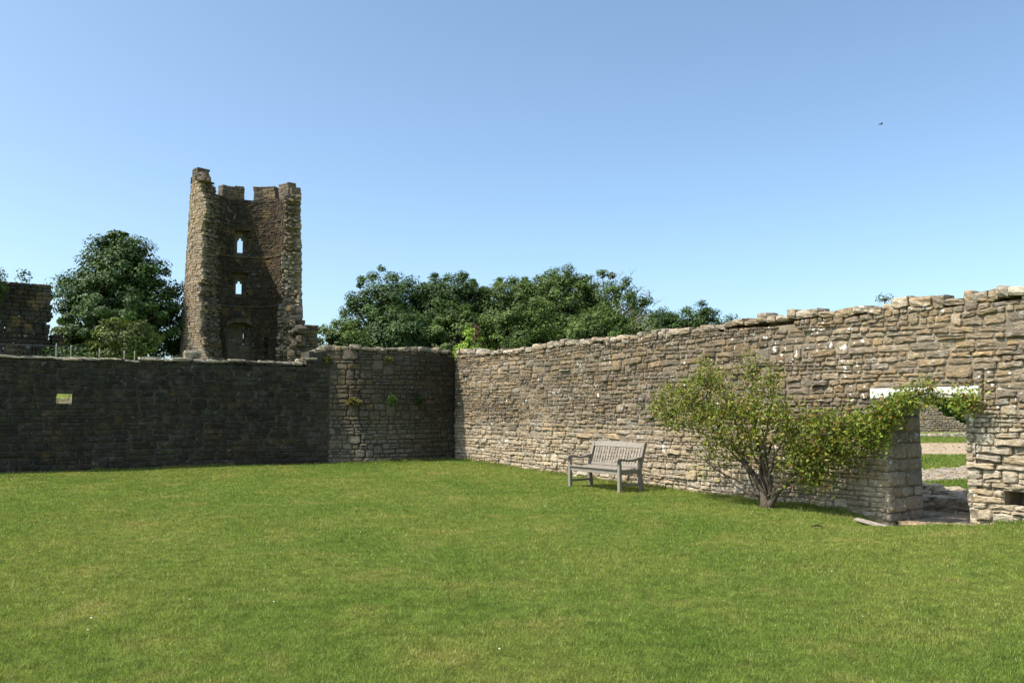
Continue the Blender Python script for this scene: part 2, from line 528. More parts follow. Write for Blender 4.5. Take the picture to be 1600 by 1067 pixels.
def wall_core(parent, boxes, frame, mat, name, step=.25):
    """mortar body behind the stones: boxes (s0, s1, z0, z1, w_front, w_back)"""
    b = MB()
    for (s0, s1, z0, z1, wf, wb) in boxes:
        k = max(1, int((s1-s0)/step)); 
        ss = np.linspace(s0, s1, k+1)
        V = []
        for s in ss:
            V += [frame(s, z0, wf), frame(s, z1, wf), frame(s, z1, wb), frame(s, z0, wb)]
        F = []
        for i in range(k):
            o = i*4
            for q in range(4): F.append([o+q, o+(q+1) % 4, o+4+(q+1) % 4, o+4+q])
        F.append([0, 3, 2, 1]); F.append([k*4, k*4+1, k*4+2, k*4+3])
        b.add(V, F)
    return b.build(name, mat, parent)

# ---- the sunlit wall with the doorway
def fr_right(s, z, w): 
    p = CO + DT*s - NI*w
    lean = .012*n1(s*.8, 31)+.03*n2(s*.7, z*1.1, 32)
    p = p - NI*lean
    return np.array([p[0], p[1], z])
R_END = 19.2
DOOR = (14.28, 15.46)
def right_top(s): return 3.10 + .05*n1(s*.5, 41) + .05*n1(s*1.7, 42) + .10*(1-float(sstep(0.3, 2.5, s)))
def right_base(s): return float(gz_tw(s, .12)) - .06
holes = [(DOOR[0], DOOR[1], -1, 1.745), (14.02, 15.68, 1.745, 1.905), (15.93, 16.95, .34, .50)]
wall = thing('stone_wall', 'tall sunlit rubble stone wall with a doorway under a white lintel', 'wall', loc=tuple(tw(8, .2, 0)))
wall_inv = np.array(wall.location)
def local(fr, o): 
    off = np.array(o.location)
    return lambda s, z, w: fr(s, z, w) - off
frR = local(fr_right, wall)
items = []
for (a, b, l0, l1, r0, r1) in layout(0.02, R_END, right_base, right_top, holes, .042, .116, .05, 5, 1.5):
    zc = (l0+l1+r0+r1)/4; mid = (a+b)/2
    hgt = sstep(.35, 1.7, zc + .5*n1(mid*.6, 51))
    light = .30*(1-hgt)
    if mid > DOOR[0]-.6 and zc < 1.6: light = max(light, .28)
    dark = float(hgt)*(.50+.55*float(sstep(.1, .4, n2(mid*.35+9, zc*.8, 52)+.22)))
    prd = U(-.008, .024) if U(0, 1) > .08 else U(.024, .055)
    r = stone_shape(a, b, l0, l1, r0, r1, frR, prd, U(.002, .008), 1.0)
    if r is None: continue
    V, F, ar, c = r
    tn = stone_tint(dark, light*U(.5, 1.2), U(.0, .42))
    items.append((V, F, tn, ar, V.mean(0)+wall_inv))
# door reveals: blocks laid on the jamb faces
def jamb_frame(s_edge, sgn):
    def f(u, z, w): return frR(s_edge + sgn*w, z, -u)
    return f
for (edge, sgn, sd) in ((DOOR[0]-.02, 1, 61), (DOOR[1]+.02, -1, 62)):
    z = -.42
    k = 0
    while z < 1.745:
        h = U(.12, .24); z1 = min(z+h, 1.745)
        if 1.745-z1 < .07: z1 = 1.745
        cuts = [-.02, U(.34, .54), .86] if k % 2 else [-.02, U(.22, .32), U(.52, .64), .86]
        for a, b in zip(cuts[:-1], cuts[1:]):
            r = stone_shape(a, b, z, z1, z, z1, jamb_frame(edge, sgn), U(.0, .03), .006, .8)
            if r:
                V, F, ar, c = r
                if sgn < 0: F = [f[::-1] for f in F]
                items.append((V, F, stone_tint(.1, .08, .35, .92), ar*(3 if sgn > 0 else .1), V.mean(0)+wall_inv))
        z = z1; k += 1
emit_stones(wall, items, M['stone'], 300)
wf = -.016; wb = -.86; zt = 3.02
wall_core(wall, [(-.5, DOOR[0]-.03, -.8, zt, wf, wb), (DOOR[0]-.03, DOOR[1]+.03, 1.9, zt, wf, wb), (DOOR[1]+.03, 15.93, -.8, zt, wf, wb),
                 (15.93, 16.95, -.8, .32, wf, wb), (15.93, 16.95, .52, zt, wf, wb), (15.93, 16.95, .32, .52, -.45, wb), (16.95, R_END, -.8, zt, wf, wb)], frR, M['mortar'], 'wall_core')
# lintel
lb = MB()
ax = np.array([[DT[0], DT[1], 0], [-NI[0], -NI[1], 0], [0, 0, 1]])
lb.box(tw(14.855, -.05, 1.825)-wall_inv, (1.66, .17, .155), ax, bev=.008)
o = lb.build('lintel', M['lintel'], wall); o['label'] = 'white painted lintel over the doorway'
lb = MB(); lb.box(tw(14.855, -.50, 1.818)-wall_inv, (1.62, .70, .13), ax, bev=.008); lb.build('inner_lintel', M['board'], wall)
# coping: a ragged row of bigger stones along the top, two more rows behind it on the wall's thickness
def coping(parent, fr, s0, s1, topf, mat, tintf, depth=.86, hm=(.10, .22), wm=(.16, .55), name='coping_stone', rows=3):
    off = np.array(parent.location)
    rest = MB(); singles = 0
    for row in range(rows):
        s = s0
        while s < s1:
            wd = U(*wm); h = U(*hm)
            dp = U(.26, .36)
            wc = -.13 - row*.27 + U(-.02, .035)
            zc = topf(s+wd/2) - .04 + h/2 + U(-.02, .03) - (.02 if row else 0)
            p0 = fr(s, zc, wc); p1 = fr(s+wd, zc, wc)
            u = p1-p0; L = np.linalg.norm(u[:2]); u = np.array([u[0], u[1], U(-.03, .03)]); u /= np.linalg.norm(u)
            nn = np.cross(u, [0, 0, 1]); nn /= np.linalg.norm(nn); up = np.cross(nn, u)
            V, F = boulder((p0+p1)/2, (L*1.02, dp, h), np.array([u, -nn, up]) if False else np.array([u, np.cross([0, 0, 1], u), [0, 0, 1]]), 3, .10, .62)
            tn = tintf()
            if row == 0 and in_view((p0+p1)/2+off) and singles < 300:
                b = MB(); b.add(V, F, tn); b.build(name, mat, parent); singles += 1
            else: rest.add(V, F, tn)
            s += wd*U(.93, 1.02)
    if rest.n: rest.build('coping_rubble', mat, parent, kind='stuff')
coping(wall, frR, 0.1, R_END, right_top, M['stone'], lambda: stone_tint(U(.1, .6), U(.1, .45) if U(0, 1) < .25 else 0, U(.1, .5)), .86, (.08, .17), (.11, .36))

# ---- the shaded wall, its last four metres bulging out to the corner
BUL = 3.85
def bulge(s):
    if s < 0 or s > BUL: return 0.0
    return .100*s*(BUL-s) + .02
def fr_left(s, z, w):
    ed = 3.30 - .42*max(0.0, 1-z/1.9)
    sh_ = .20*float(1-sstep(ed, min(BUL, ed+.55), s))*float(sstep(0, 1.6, s)) if 0 <= s <= BUL else 0.0
    off = bulge(s)*(1.0-.05*z)*.8 + sh_ + .02*n2(s*.6, z*.9, 71)
    p = CO - NI*s + DT*(off+w)
    return np.array([p[0], p[1], z])
L_END = 15.5
def left_top(s):
    return 2.80 + .46*float(1-sstep(3.9, 4.75, s)) + .05*n1(s*.7, 81) + .03*n1(s*2.3, 82)
def left_base(s): return float(gz_tw(.15, s)) - .06
HOLE = (10.10, 10.42, 1.72, 1.93)
lwall = thing('stone_wall', 'long shaded dark stone wall with a small square opening', 'wall', loc=tuple(tw(.2, 7, 0)))
lw_off = np.array(lwall.location)
frL = local(fr_left, lwall)
items = []
def cells_left(s0, s1, hmin, hmax, seed, wide):
    return layout(s0, s1, left_base, left_top, [HOLE], hmin, hmax, .02, seed, wide)
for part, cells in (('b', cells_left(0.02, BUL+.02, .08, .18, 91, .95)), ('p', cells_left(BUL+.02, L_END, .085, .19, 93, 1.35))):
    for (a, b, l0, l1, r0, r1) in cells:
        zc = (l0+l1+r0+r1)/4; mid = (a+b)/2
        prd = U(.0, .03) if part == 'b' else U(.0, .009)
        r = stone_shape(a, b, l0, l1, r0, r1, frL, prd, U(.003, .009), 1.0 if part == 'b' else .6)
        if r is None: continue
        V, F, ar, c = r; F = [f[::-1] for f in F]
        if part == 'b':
            lo = 1-float(sstep(.8, 1.7, zc)); tn = stone_tint(.35*(1-lo), .10*lo, U(.1, .4) + .2*lo, (.19+.20*float(sstep(1.0, 2.6, mid)) + .10*lo))  # painted light: paler on the sun-grazed side and low down, shaded towards the corner
        else: tn = stone_tint(.35+.3*float(sstep(1.0, 2.2, zc+n1(mid*.5, 95))), 0, U(.2, .65), .155+.10*(1-float(sstep(3.8, 4.8, mid+.25*n1(zc*2, 97)))))  # the wall's shade is painted into its stone tint, easing off towards the bulge
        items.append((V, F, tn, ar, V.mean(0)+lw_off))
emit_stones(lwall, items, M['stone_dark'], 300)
wf = -.012; wb = -.75
def zt_core(s): return 2.72
boxes = [(0, BUL+.6, -.6, 3.16, wf, wb), (BUL+.6, HOLE[0]-.02, -.6, 2.72, wf, wb), (HOLE[0]-.02, HOLE[1]+.02, -.6, HOLE[2]-.02, wf, wb),
         (HOLE[0]-.02, HOLE[1]+.02, HOLE[3]+.02, 2.72, wf, wb), (HOLE[1]+.02, L_END, -.6, 2.72, wf, wb)]
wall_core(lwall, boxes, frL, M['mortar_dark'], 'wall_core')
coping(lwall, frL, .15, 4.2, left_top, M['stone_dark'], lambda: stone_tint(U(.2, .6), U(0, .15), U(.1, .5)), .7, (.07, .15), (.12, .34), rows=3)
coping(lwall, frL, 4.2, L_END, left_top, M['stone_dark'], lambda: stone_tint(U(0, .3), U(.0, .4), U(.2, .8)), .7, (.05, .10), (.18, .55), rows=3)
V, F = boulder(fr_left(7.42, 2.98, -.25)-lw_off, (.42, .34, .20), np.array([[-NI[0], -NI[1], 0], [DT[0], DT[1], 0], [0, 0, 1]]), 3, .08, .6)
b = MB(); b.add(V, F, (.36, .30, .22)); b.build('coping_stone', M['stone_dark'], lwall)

# ------------------------------------------------------------------ ruined tower
TC = np.array([-17.45, 53.0]); TF = -TC/np.linalg.norm(TC); TR = np.array([-TF[1], TF[0]])
if TR[0] < 0: TR = -TR
tower = thing('ruined_tower', 'ruined round castle tower with crenellated top, broken open towards the court', 'tower', loc=(TC[0], TC[1], 2.0))
t_off = np.array(tower.location)
def tp(r, bdeg, z):
    a = -math.radians(bdeg)
    q = TC + r*(math.cos(a)*TF + math.sin(a)*TR)
    return np.array([q[0], q[1], z]) - t_off
def tR(z): return 3.46 + .034*(15.8-z)*.9
def bL(z): return 45 - 13*float(1-sstep(4.5, 8.0, z)) + 5*n1(z*.8, 101) + 5*n1(z*2.6, 102) + 10*float(sstep(14.3, 16, z))
def bR(z): return 268 + 6*n1(z*.9, 103) + 7*n1(z*2.9, 104) + 16*float(1-sstep(7.0, 9.2, z)) 
def Ri(z):
    return 2.45 - (.13 if z < 11.9 else 0) - (.13 if z < 8.5 else 0)
# openings through the wall: (b0, b1, z0, z1); niches only in the inner face
OPEN = [(170.0, 176.5, 12.3, 13.35), (170.0, 176.5, 9.45, 10.35), (166.5, 172.5, 6.0, 7.15), (174, 180, 6.0, 7.15)]
NICHE = [(162, 185, 12.0, 13.8), (162, 185, 9.2, 10.8), (152, 196, 4.6, 7.4), (214, 226, 4.2, 6.4), (118, 128, 12.2, 13.6)]
def is_open(b, z, lst): return any(q[0] < b < q[1] and q[2] < z < q[3] for q in lst)
CF = [[0, 1, 3, 2], [4, 6, 7, 5], [0, 4, 5, 1], [2, 3, 7, 6], [0, 2, 6, 4], [1, 5, 7, 3]]
def sector_block(mb, r0, r1, b0, b1, z0, z1, tint, jit=.02, gap=.012):
    gb = math.degrees(gap/max(r1, .5))
    V = [tp(r+U(-jit, jit), b, z) for r in (r0, r1) for b in (b0+gb, b1-gb) for z in (z0+gap, z1-gap)]
    mb.add(V, CF, tint)
outer, inner, core, rub = MB(), MB(), MB(), MB()
z = 2.6
def split_angles(b0, b1, step):
    b = b0; out = []
    while b < b1-.5:
        e = min(b+step*U(.6, 1.5), b1)
        if b1-e < step*.4: e = b1
        out.append((b, e)); b = e
    return out
while z < 15.75:
    h = U(.11, .20); z1 = z+h; zc = z+h/2
    R = tR(zc); ri = Ri(zc)
    lo = bL(zc)+U(-2, 2); hi = bR(zc)+U(-2.5, 2.5)
    for (a, b) in split_angles(lo, hi, 4.6):
        mid = (a+b)/2
        if is_open(mid, zc, [(q[0]-2.5, q[1]+2.5, q[2]-.1, q[3]+.1) for q in OPEN]): continue
        sector_block(outer, R-.35, R+U(-.03, .02), a, b, z, z1, stone_tint(.15+.3*max(0, n2(mid*.05, zc*.3, 111)), 0, U(0, .4), 1.02))
    lo2 = bL(zc)+6+U(-3, 3); hi2 = bR(zc)-3+U(-4, 4)
    for (a, b) in split_angles(lo2, hi2, 6.2):
        mid = (a+b)/2
        if is_open(mid, zc, NICHE): continue
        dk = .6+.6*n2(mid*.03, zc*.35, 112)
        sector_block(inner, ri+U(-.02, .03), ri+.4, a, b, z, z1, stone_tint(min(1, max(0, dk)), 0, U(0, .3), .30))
    # rubble heart of the wall, seen where it is broken
    for (a, b) in split_angles(lo+2, hi-1, 4.5):
        mid = (a+b)/2
        if is_open(mid, zc, [(q[0]-3.5, q[1]+3.5, q[2]-.15, q[3]+.15) for q in OPEN]): continue
        dpt = .75 if is_open(mid, zc, NICHE) else .10
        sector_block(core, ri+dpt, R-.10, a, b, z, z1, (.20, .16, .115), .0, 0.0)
    # loose facing stones on the two broken edges
    for side, bb in ((0, lo), (1, hi)):
        for rr in np.arange(ri+.12, R-.22, .2):
            q = tp(rr+U(-.06, .06), bb+(U(-1.0, 3) if side == 0 else U(-4, 2)), zc+U(-.08, .08))
            aang = U(-.5, .5)
            A = np.array([[math.cos(aang), math.sin(aang), 0], [-math.sin(aang), math.cos(aang), 0], [0, 0, 1]])
            Vb, Fb = boulder(q, (U(.16, .30), U(.16, .30), U(.10, .20)), A, 2, .14, .6)
            tn = stone_tint(U(.0, .6), U(0, .15), U(0, .4), .45 if side == 0 else .62)
            if side and n2(zc*.7, rr*1.5, 115) > .12: tn = np.array([.36, .30, .225])*U(.8, 1.1)
            rub.add(Vb, Fb, tn)
    z = z1
ZW = z
o = outer.build('outer_facing', M['stone_far'], tower, kind='stuff')
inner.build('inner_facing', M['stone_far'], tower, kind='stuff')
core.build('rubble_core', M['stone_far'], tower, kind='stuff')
rub.build('broken_edge', M['stone_far'], tower, kind='stuff')
# merlons, each one a part
for (b0, b1, zt0, zt1, r_in) in ((60, 77, 16.75, 16.75, .8), (86, 123, 16.3, 16.7, .6), (146, 176, 16.85, 16.9, .6), (188, 219, 16.95, 16.95, .6), (226, 248, 17.0, 17.0, .6), (251, 268, 16.5, 16.3, .6)):
    mb = MB(); z = ZW-.02
    k = 0
    while z < max(zt0, zt1)-.05:
        h = U(.15, .24); z1 = min(z+h, max(zt0, zt1))
        for (a, b) in split_angles(b0+U(-1, 1), b1+U(-1, 1), 6.5):
            f = ((a+b)/2-b0)/(b1-b0)
            if z > zt0*(1-f)+zt1*f-.08: continue
            sector_block(mb, tR(15.8)-r_in+U(-.03, .03), tR(15.8)+U(-.03, .02), a, b, z, z1, stone_tint(U(.2, .5), 0, U(.1, .5), .58))
        z = z1; k += 1
    mb.build('merlon', M['stone_far'], tower)
# the broken shoulder that falls away beside the tall front merlon
mb = MB()
for i in range(26):
    f = i/25; bb = 59-f*10; zz = ZW + .6*(1-f)*U(.2, 1)
    q = tp(3.2+U(-.25, .3), bb, zz-.1)
    Vb, Fb = boulder(q, (U(.3, .5), U(.3, .5), U(.18, .3)), np.eye(3), 2, .13, .6); mb.add(Vb, Fb, stone_tint(.3, 0, .4, .55))
mb.build('broken_parapet', M['stone_far'], tower, kind='stuff')
# string ledges where the floors were, window mullion, jambs of the windows
for zz in (11.9, 8.5):
    mb = MB()
    for (a, b) in split_angles(bL(zz)+8, bR(zz)-8, 9): sector_block(mb, Ri(zz-.1)-.05, Ri(zz+.1)+.15, a, b, zz-.10, zz, stone_tint(.4, 0, .3, .5), .015)
    mb.build('floor_ledge', M['stone_far'], tower)
for (b0, b1, z0, z1) in OPEN:
    mb = MB(); R = tR(z0); tn = (.30, .25, .18); w = b1-b0
    for k_ in range(5):
        za = z0-.3+(z1-z0+.6)*k_/5; zb_ = z0-.3+(z1-z0+.6)*(k_+1)/5
        sector_block(mb, R-.40, R-.04, b0-7-U(0, 1.5), b0, za, zb_, stone_tint(.3, 0, .3, .8), .01, .004); sector_block(mb, R-.40, R-.04, b1, b1+7+U(0, 1.5), za, zb_, stone_tint(.3, 0, .3, .8), .01, .004)
    sector_block(mb, R-.39, R-.05, b0, b1, z0-.3, z0, tn, 0, 0)
    sector_block(mb, R-.39, R-.05, b0, b0+w*.28, z1-.16, z1, tn, 0, 0); sector_block(mb, R-.39, R-.05, b1-w*.28, b1, z1-.16, z1, tn, 0, 0)
    sector_block(mb, R-.39, R-.05, b0, b1, z1, z1+.3, tn, 0, 0)
    mb.build('window_frame', M['stone_far'], tower)
# segmental arch over the lower recess
mb = MB()
for i in range(13):
    f = (i+.5)/13; bb = 151+f*46; zz = 7.25+.28*math.sin(f*math.pi)
    q0, q1 = 151+i/13*46, 151+(i+1)/13*46
    sector_block(mb, Ri(7)-.05, Ri(7)+.5, q0, q1, zz-.14, zz+.16, stone_tint(.25, 0, .3, .5), .01)
mb.build('arch', M['stone_far'], tower)

# generic block wall for ruins seen at a distance
def block_wall(name, parent, p0, p1, zfun, z0, thick, mat, tintf, hm=(.16, .3), wm=(.25, .7), skip=None):
    p0 = np.array(p0, float); p1 = np.array(p1, float); L = np.linalg.norm(p1-p0); u = (p1-p0)/L; nn = np.array([u[1], -u[0]])
    off = np.array(parent.location); mb = MB(); z = z0
    zmax = max(zfun(s) for s in np.linspace(0, L, 40))
    A = np.array([[u[0], u[1], 0], [nn[0], nn[1], 0], [0, 0, 1]])
    while z < zmax:
        h = U(*hm); s = -U(0, .3)
        while s < L:
            wd = U(*wm); a, b = max(s, 0), min(s+wd, L+U(-.1, .1)); s += wd
            if b-a < .08: continue
            mid = (a+b)/2
            if z+h*.5 > zfun(mid): continue
            if skip and skip(mid, z+h/2): continue
            c = p0+u*mid
            mb.box(np.array([c[0]+nn[0]*U(-.02, .03), c[1]+nn[1]*U(-.02, .03), z+h/2])-off, (b-a-.014, thick, h-.014), A, tintf(z), bev=.03 if min(h, b-a) > .1 else 0)
        z += h
    return mb.build(name, mat, parent, kind='stuff')

# low remnant beside the tower
rem = thing('ruined_wall', 'low broken stump of wall against the right foot of the ruined tower', 'wall', loc=(-13.1, 52.6, 1.5))
block_wall('masonry', rem, (-13.9, 52.4), (-12.65, 53.0), lambda s: 7.3-.35*s+.4*n1(s*3, 121), 1.5, .9, M['stone_far'], lambda z: stone_tint(.5, 0, U(0, .4), .42))
mb = MB()
for i in range(60):
    f = U(0, 1); q = np.array([-14.1+f*.8+U(-.15, .15), 51.9+U(-.3, .3), 2+6.2*U(0, 1)**.7*(1-.25*f)]) - np.array(rem.location)
    Vb, Fb = boulder(q, (U(.3, .6), U(.3, .6), U(.2, .4)), np.eye(3), 2, .14, .6); mb.add(Vb, Fb, stone_tint(U(.2, .6), 0, U(0, .4), .48))
mb.build('rubble', M['stone_far'], rem, kind='stuff')

gl = thing('ruined_wall', 'low pale stone wall glimpsed through the small square opening', 'wall', loc=(-13.4, 24.9, .8))
block_wall('masonry', gl, (-15.2, 24.75), (-11.6, 24.75), lambda s: 1.88+.05*n1(s*3, 125), .2, .4, M['stone_far'], lambda z: stone_tint(.1, .2, U(0, .4)), (.06, .10), (.15, .35))
# ------------------------------------------------------------------ ruin at the left edge
ruin = thing('ruined_building', 'dark ruined masonry block with ivy on top at the left edge', 'ruin', loc=(-29, 44.5, 2.5))
block_wall('front_wall', ruin, (-29.0, 43.7), (-26.0, 45.8), lambda s: 8.45-.9*max(0, s-3.3)+.1*n1(s*2, 131), 2.0, 1.0, M['stone_far'], lambda z: stone_tint(U(.3, .7), 0, U(.2, .7), .19))
block_wall('buttress', ruin, (-25.85, 45.75), (-25.45, 46.1), lambda s: 5.8, 2.0, 1.1, M['stone_far'], lambda z: stone_tint(U(.3, .7), 0, U(.2, .7), .19))
block_wall('side_wall', ruin, (-33.5, 41.4), (-29.2, 44.4), lambda s: 8.0+.2*n1(s*2, 133), 2.0, .8, M['stone_far'], lambda z: stone_tint(U(.3, .7), 0, U(.2, .6), .19),
           skip=lambda s, z: s > 3.5 and s < 4.6 and z < 5.2)

# ------------------------------------------------------------------ foliage
def leaf_mesh(name, pos, nrm, size, tint, mat, parent, kind=None, asp=.62):
    """one folded four-cornered leaf per position"""
    k = len(pos)
    nrm = nrm/np.linalg.norm(nrm, axis=1, keepdims=True)
    r = rng.normal(size=(k, 3)); u = r-nrm*(r*nrm).sum(1, keepdims=True); u /= np.linalg.norm(u, axis=1, keepdims=True)
    v = np.cross(nrm, u); s = np.asarray(size).reshape(-1, 1)
    V = np.empty((k, 4, 3))
    V[:, 0] = pos-u*s*.5; V[:, 2] = pos+u*s*.5
    V[:, 1] = pos+v*s*asp*.5+nrm*s*.12; V[:, 3] = pos-v*s*asp*.5+nrm*s*.12
    F = np.arange(k*4).reshape(k, 4)
    tri = np.concatenate([F[:, [0, 1, 2]], F[:, [0, 2, 3]]])
    return mesh_np(name, V.reshape(-1, 3), tri, mat, parent, np.repeat(tint, 4, axis=0), kind=kind)

def tint_mix(k, cols, probs, var=.25):
    cols = np.array(cols); idx = rng.choice(len(cols), k, p=probs)
    return cols[idx]*(1+rng.uniform(-var, var, (k, 1)))

def rand_dir(k):
    d = rng.normal(size=(k, 3)); return d/np.linalg.norm(d, axis=1, keepdims=True)

def make_tree(name, label, group, x, y, ztop, rx, ry, zlow, cols, clumps=130, per=110, leaf=.24, clr=.75, seed=0, cat='tree', trunk=True, point=.0, bare=0, dead=None):
    """trunk and limbs, and a crown of leaf clumps that hang on the limb ends"""
    z0 = float(gz(x, y)); t = thing(name, label, cat, group, (x, y, z0)); off = np.array([x, y, z0])
    zc = (ztop+zlow)/2; rz = (ztop-zlow)/2
    cen = np.array([x, y, zc])-off
    d = rand_dir(clumps); rr = rng.random(clumps)**.34
    d[:, 2] = d[:, 2]
    lump = 1+.20*np.array([n2(q[0]*1.9+seed*3.7, q[2]*1.9+q[1]*2.3, seed+200) for q in d])*2
    shell = d*rr[:, None]*lump[:, None]
    sl = np.linalg.norm(shell, axis=1, keepdims=True); shell = shell*np.minimum(1, 1.02/np.maximum(sl, 1e-6))
    if point: shell[:, :2] *= (1-point*np.clip(shell[:, 2:3], -.2, 1))
    cp = cen + shell*np.array([rx-clr*.5, ry-clr*.5, rz-clr*.5])
    b = MB(); zt = cen[2]+rz*.35
    tr = max(.10, ztop*.018)
    if trunk:
        pts = [(0, 0, -.2), (U(-.1, .1), U(-.1, .1), zt*.35), (U(-.3, .3), U(-.3, .3), zt*.7), (U(-.4, .4), U(-.3, .3), zt)]
        b.tube(pts, [tr*1.3, tr, tr*.75, tr*.4], 8)
        b.build('trunk', M['bark_far'], t, smooth=True)
    br = MB()
    for c in cp[:: 2 if trunk else 5]:
        a = np.array([U(-.15, .15), U(-.15, .15), max(.3, min(zt, c[2]*U(.45, .75)))])
        mid = (a+c)/2 + rng.normal(0, .25, 3)*min(1, rx/3); br.tube([a, mid, c], [tr*.35, tr*.22, .025], 4, cap=False)
    br.build('branches', M['bark_far'], t, kind='stuff')
    k = clumps*per
    ci = np.repeat(np.arange(clumps), per)
    cr = clr*rng.uniform(.45, 1.25, clumps)*np.where(np.linalg.norm(shell, axis=1) > .93, .62, 1.0)
    dd = rand_dir(k)
    pos = cp[ci] + dd*(rng.random(k)**.45*cr[ci])[:, None]*np.array([1, 1, .72])
    ov = pos-cen; ov /= np.linalg.norm(ov, axis=1, keepdims=True)+1e-6
    nr = dd*.55 + ov*.75 + np.array([0, 0, .35]) + rng.normal(0, .38, (k, 3))
    base = tint_mix(k, cols, np.ones(len(cols))/len(cols), .25)
    ctone = rng.uniform(.78, 1.25, clumps); base = base*ctone[ci][:, None]
    leaf_mesh('crown', pos, nr, leaf*rng.uniform(.45, 1.35, k), base, M['leaf_tree'], t)
    if bare:
        tw_ = MB()
        for i in range(bare):
            a = U(0, 6.28); ph = U(.25, 1.1)
            q = cen+np.array([math.cos(a)*math.cos(ph)*rx*.75, math.sin(a)*math.cos(ph)*ry*.75, math.sin(ph)*rz*.72])
            if dead is not None: q = cen+np.array([dead*rx*U(-.1, .85), U(-.7, .2)*ry, 0]); q[2] = cen[2]+rz*math.sqrt(max(.1, 1-((q[0])/rx)**2))*U(.6, .85)
            e = q+np.array([U(-.5, .5)+(dead or 0)*.4, U(-.4, .4), U(.4, .95)])
            m2 = (q+e)/2+rng.normal(0, .15, 3)
            tw_.tube([q, m2, e], [.035, .025, .010], 4, tint=(.9, .85, .8), cap=False)
            for j in range(4):
                f = U(.35, .95); s = q+(e-q)*f; tw_.tube([s, s+np.array([U(-.5, .5), U(-.3, .3), U(.1, .6)])], [.015, .007], 3, cap=False)
        tw_.build('bare_twigs', M['dead'], t, kind='stuff')
    return t
M['dead'] = simple('dead_twigs', (.21, .19, .16), .9, .2, 8, .2)

G_DARK = [(.042, .080, .018), (.055, .102, .022), (.070, .118, .026), (.050, .090, .026)]
G_MID = [(.066, .112, .022), (.084, .130, .027), (.100, .142, .032)]
G_LITE = [(.075, .120, .022), (.095, .140, .028), (.12, .155, .035)]
G_YEL = [(.20, .30, .04), (.25, .34, .05), (.15, .24, .035)]
# left group
make_tree('broadleaf_tree', 'dense rounded dark tree left of the ruined tower', 'trees behind the shaded wall', -24.6, 51.0, 12.9, 4.5, 4.0, 3.0, G_DARK, 400, 165, .21, .85, 1, point=.45)
make_tree('broadleaf_tree', 'low dark tree squeezed between the rounded tree and the tower', 'trees behind the shaded wall', -21.2, 57.5, 9.0, 2.8, 3, 2.4, G_DARK, 100, 110, .26, .8, 2)
make_tree('hedge_shrub', 'low bright green shrub beside the dark masonry block', 'shrubs behind the shaded wall', -26.1, 48.6, 7.0, 1.9, 1.8, 2.6, G_LITE, 60, 110, .2, .6, 3, cat='shrub')
make_tree('feathery_shrub', 'yellow green feathery shrub in front of the rounded tree', 'shrubs behind the shaded wall', -20.6, 43.5, 6.75, 2.0, 1.7, 3.2, [(.085, .115, .022), (.11, .135, .03), (.065, .095, .018)], 90, 120, .16, .5, 4, cat='shrub')
make_tree('hedge_shrub', 'dark low shrub at the foot of the rounded tree', 'shrubs behind the shaded wall', -24.5, 45.5, 5.3, 2.6, 1.4, 2.6, G_DARK, 70, 100, .2, .6, 5, cat='shrub')
# wooded skyline behind the corner
sky_trees = [
    ('small dark tree at the left end of the wooded skyline', -13.3, 64, 8.9, 2.4, 2.2, 2.0, G_MID, 80),
    ('tall rounded dark tree rising highest at the left of the wood', -11.0, 74, 14.75, 4.1, 4, 3.0, G_DARK, 190),
    ('dark tree filling the dip beside the tall rounded one', -8.1, 79, 14.6, 3.2, 3, 3.0, G_DARK, 110),
    ('dark tree filling the dip between the two darkest skyline crowns and the olive ones', -2.9, 79, 14.7, 3.0, 3, 3.0, G_DARK, 100),
    ('olive tree half hidden between the two tall olive crowns', 2.0, 79, 15.2, 3.0, 3, 3.0, G_MID, 110),
    ('olive tree half hidden just left of the thinning tree', 6.4, 78, 15.0, 3.0, 3, 3.0, G_MID, 110),
    ('lower spreading tree in front of the tall rounded one', -9.0, 66, 10.6, 3.2, 3, 2.0, G_DARK, 130),
    ('broad dark tree second from the left on the skyline', -5.6, 75, 14.75, 4.0, 4, 3.0, G_DARK, 190),
    ('mid green tree standing in front of the dark skyline trees', -4.4, 66.5, 10.4, 3.0, 3, 2.0, G_MID, 120),
    ('olive green tree at the middle of the wooded skyline', -.2, 75, 14.4, 3.7, 4, 3.0, G_MID, 170),
    ('broad olive tree in front of the middle of the wood', .9, 66, 10.8, 3.4, 3, 2.0, G_MID, 140),
    ('tall olive tree right of the middle of the wood', 4.0, 73, 14.8, 3.6, 4, 3.0, G_MID, 170),
    ('thinning tree with bare pale twigs in its crown', 8.3, 72, 13.9, 3.9, 3.6, 3.0, G_MID, 150),
    ('dense mid green tree below the thinning one', 7.0, 65, 10.2, 3.4, 3, 2.0, G_MID, 140),
    ('drooping tree at the right shoulder of the wood', 11.0, 68, 10.1, 2.8, 2.6, 2.0, G_MID, 100),
    ('dark small tree rising behind the end of the wood', 15.0, 82, 12.0, 3.0, 2.6, 2.5, G_DARK, 130),
    ('dark rounded tree nearest the sunlit wall top', 18.3, 80, 12.4, 2.8, 2.5, 2.5, G_DARK, 120),
    ('low dark tree where the skyline meets the sunlit wall', 20.9, 79, 11.2, 2.2, 2.2, 2.5, G_DARK, 90)]
for i, (lab, x, y, zt_, rx, ry, zl, cols, nc) in enumerate(sky_trees):
    th = 'thinning' in lab
    make_tree('broadleaf_tree', lab, 'wooded skyline', x, y, zt_, rx*1.22, ry*1.1, zl, cols, int(nc*1.8), 150 if not th else 120, .225, .95, 10+i, bare=14 if th else 0, dead=1 if th else None)
make_tree('leafy_bush', 'bright yellow green bush peeping over the wall corner', 'bushes behind the corner', -1.65, 34.5, 5.15, 1.05, .9, 1.2, G_YEL, 110, 130, .12, .30, 40, cat='bush')
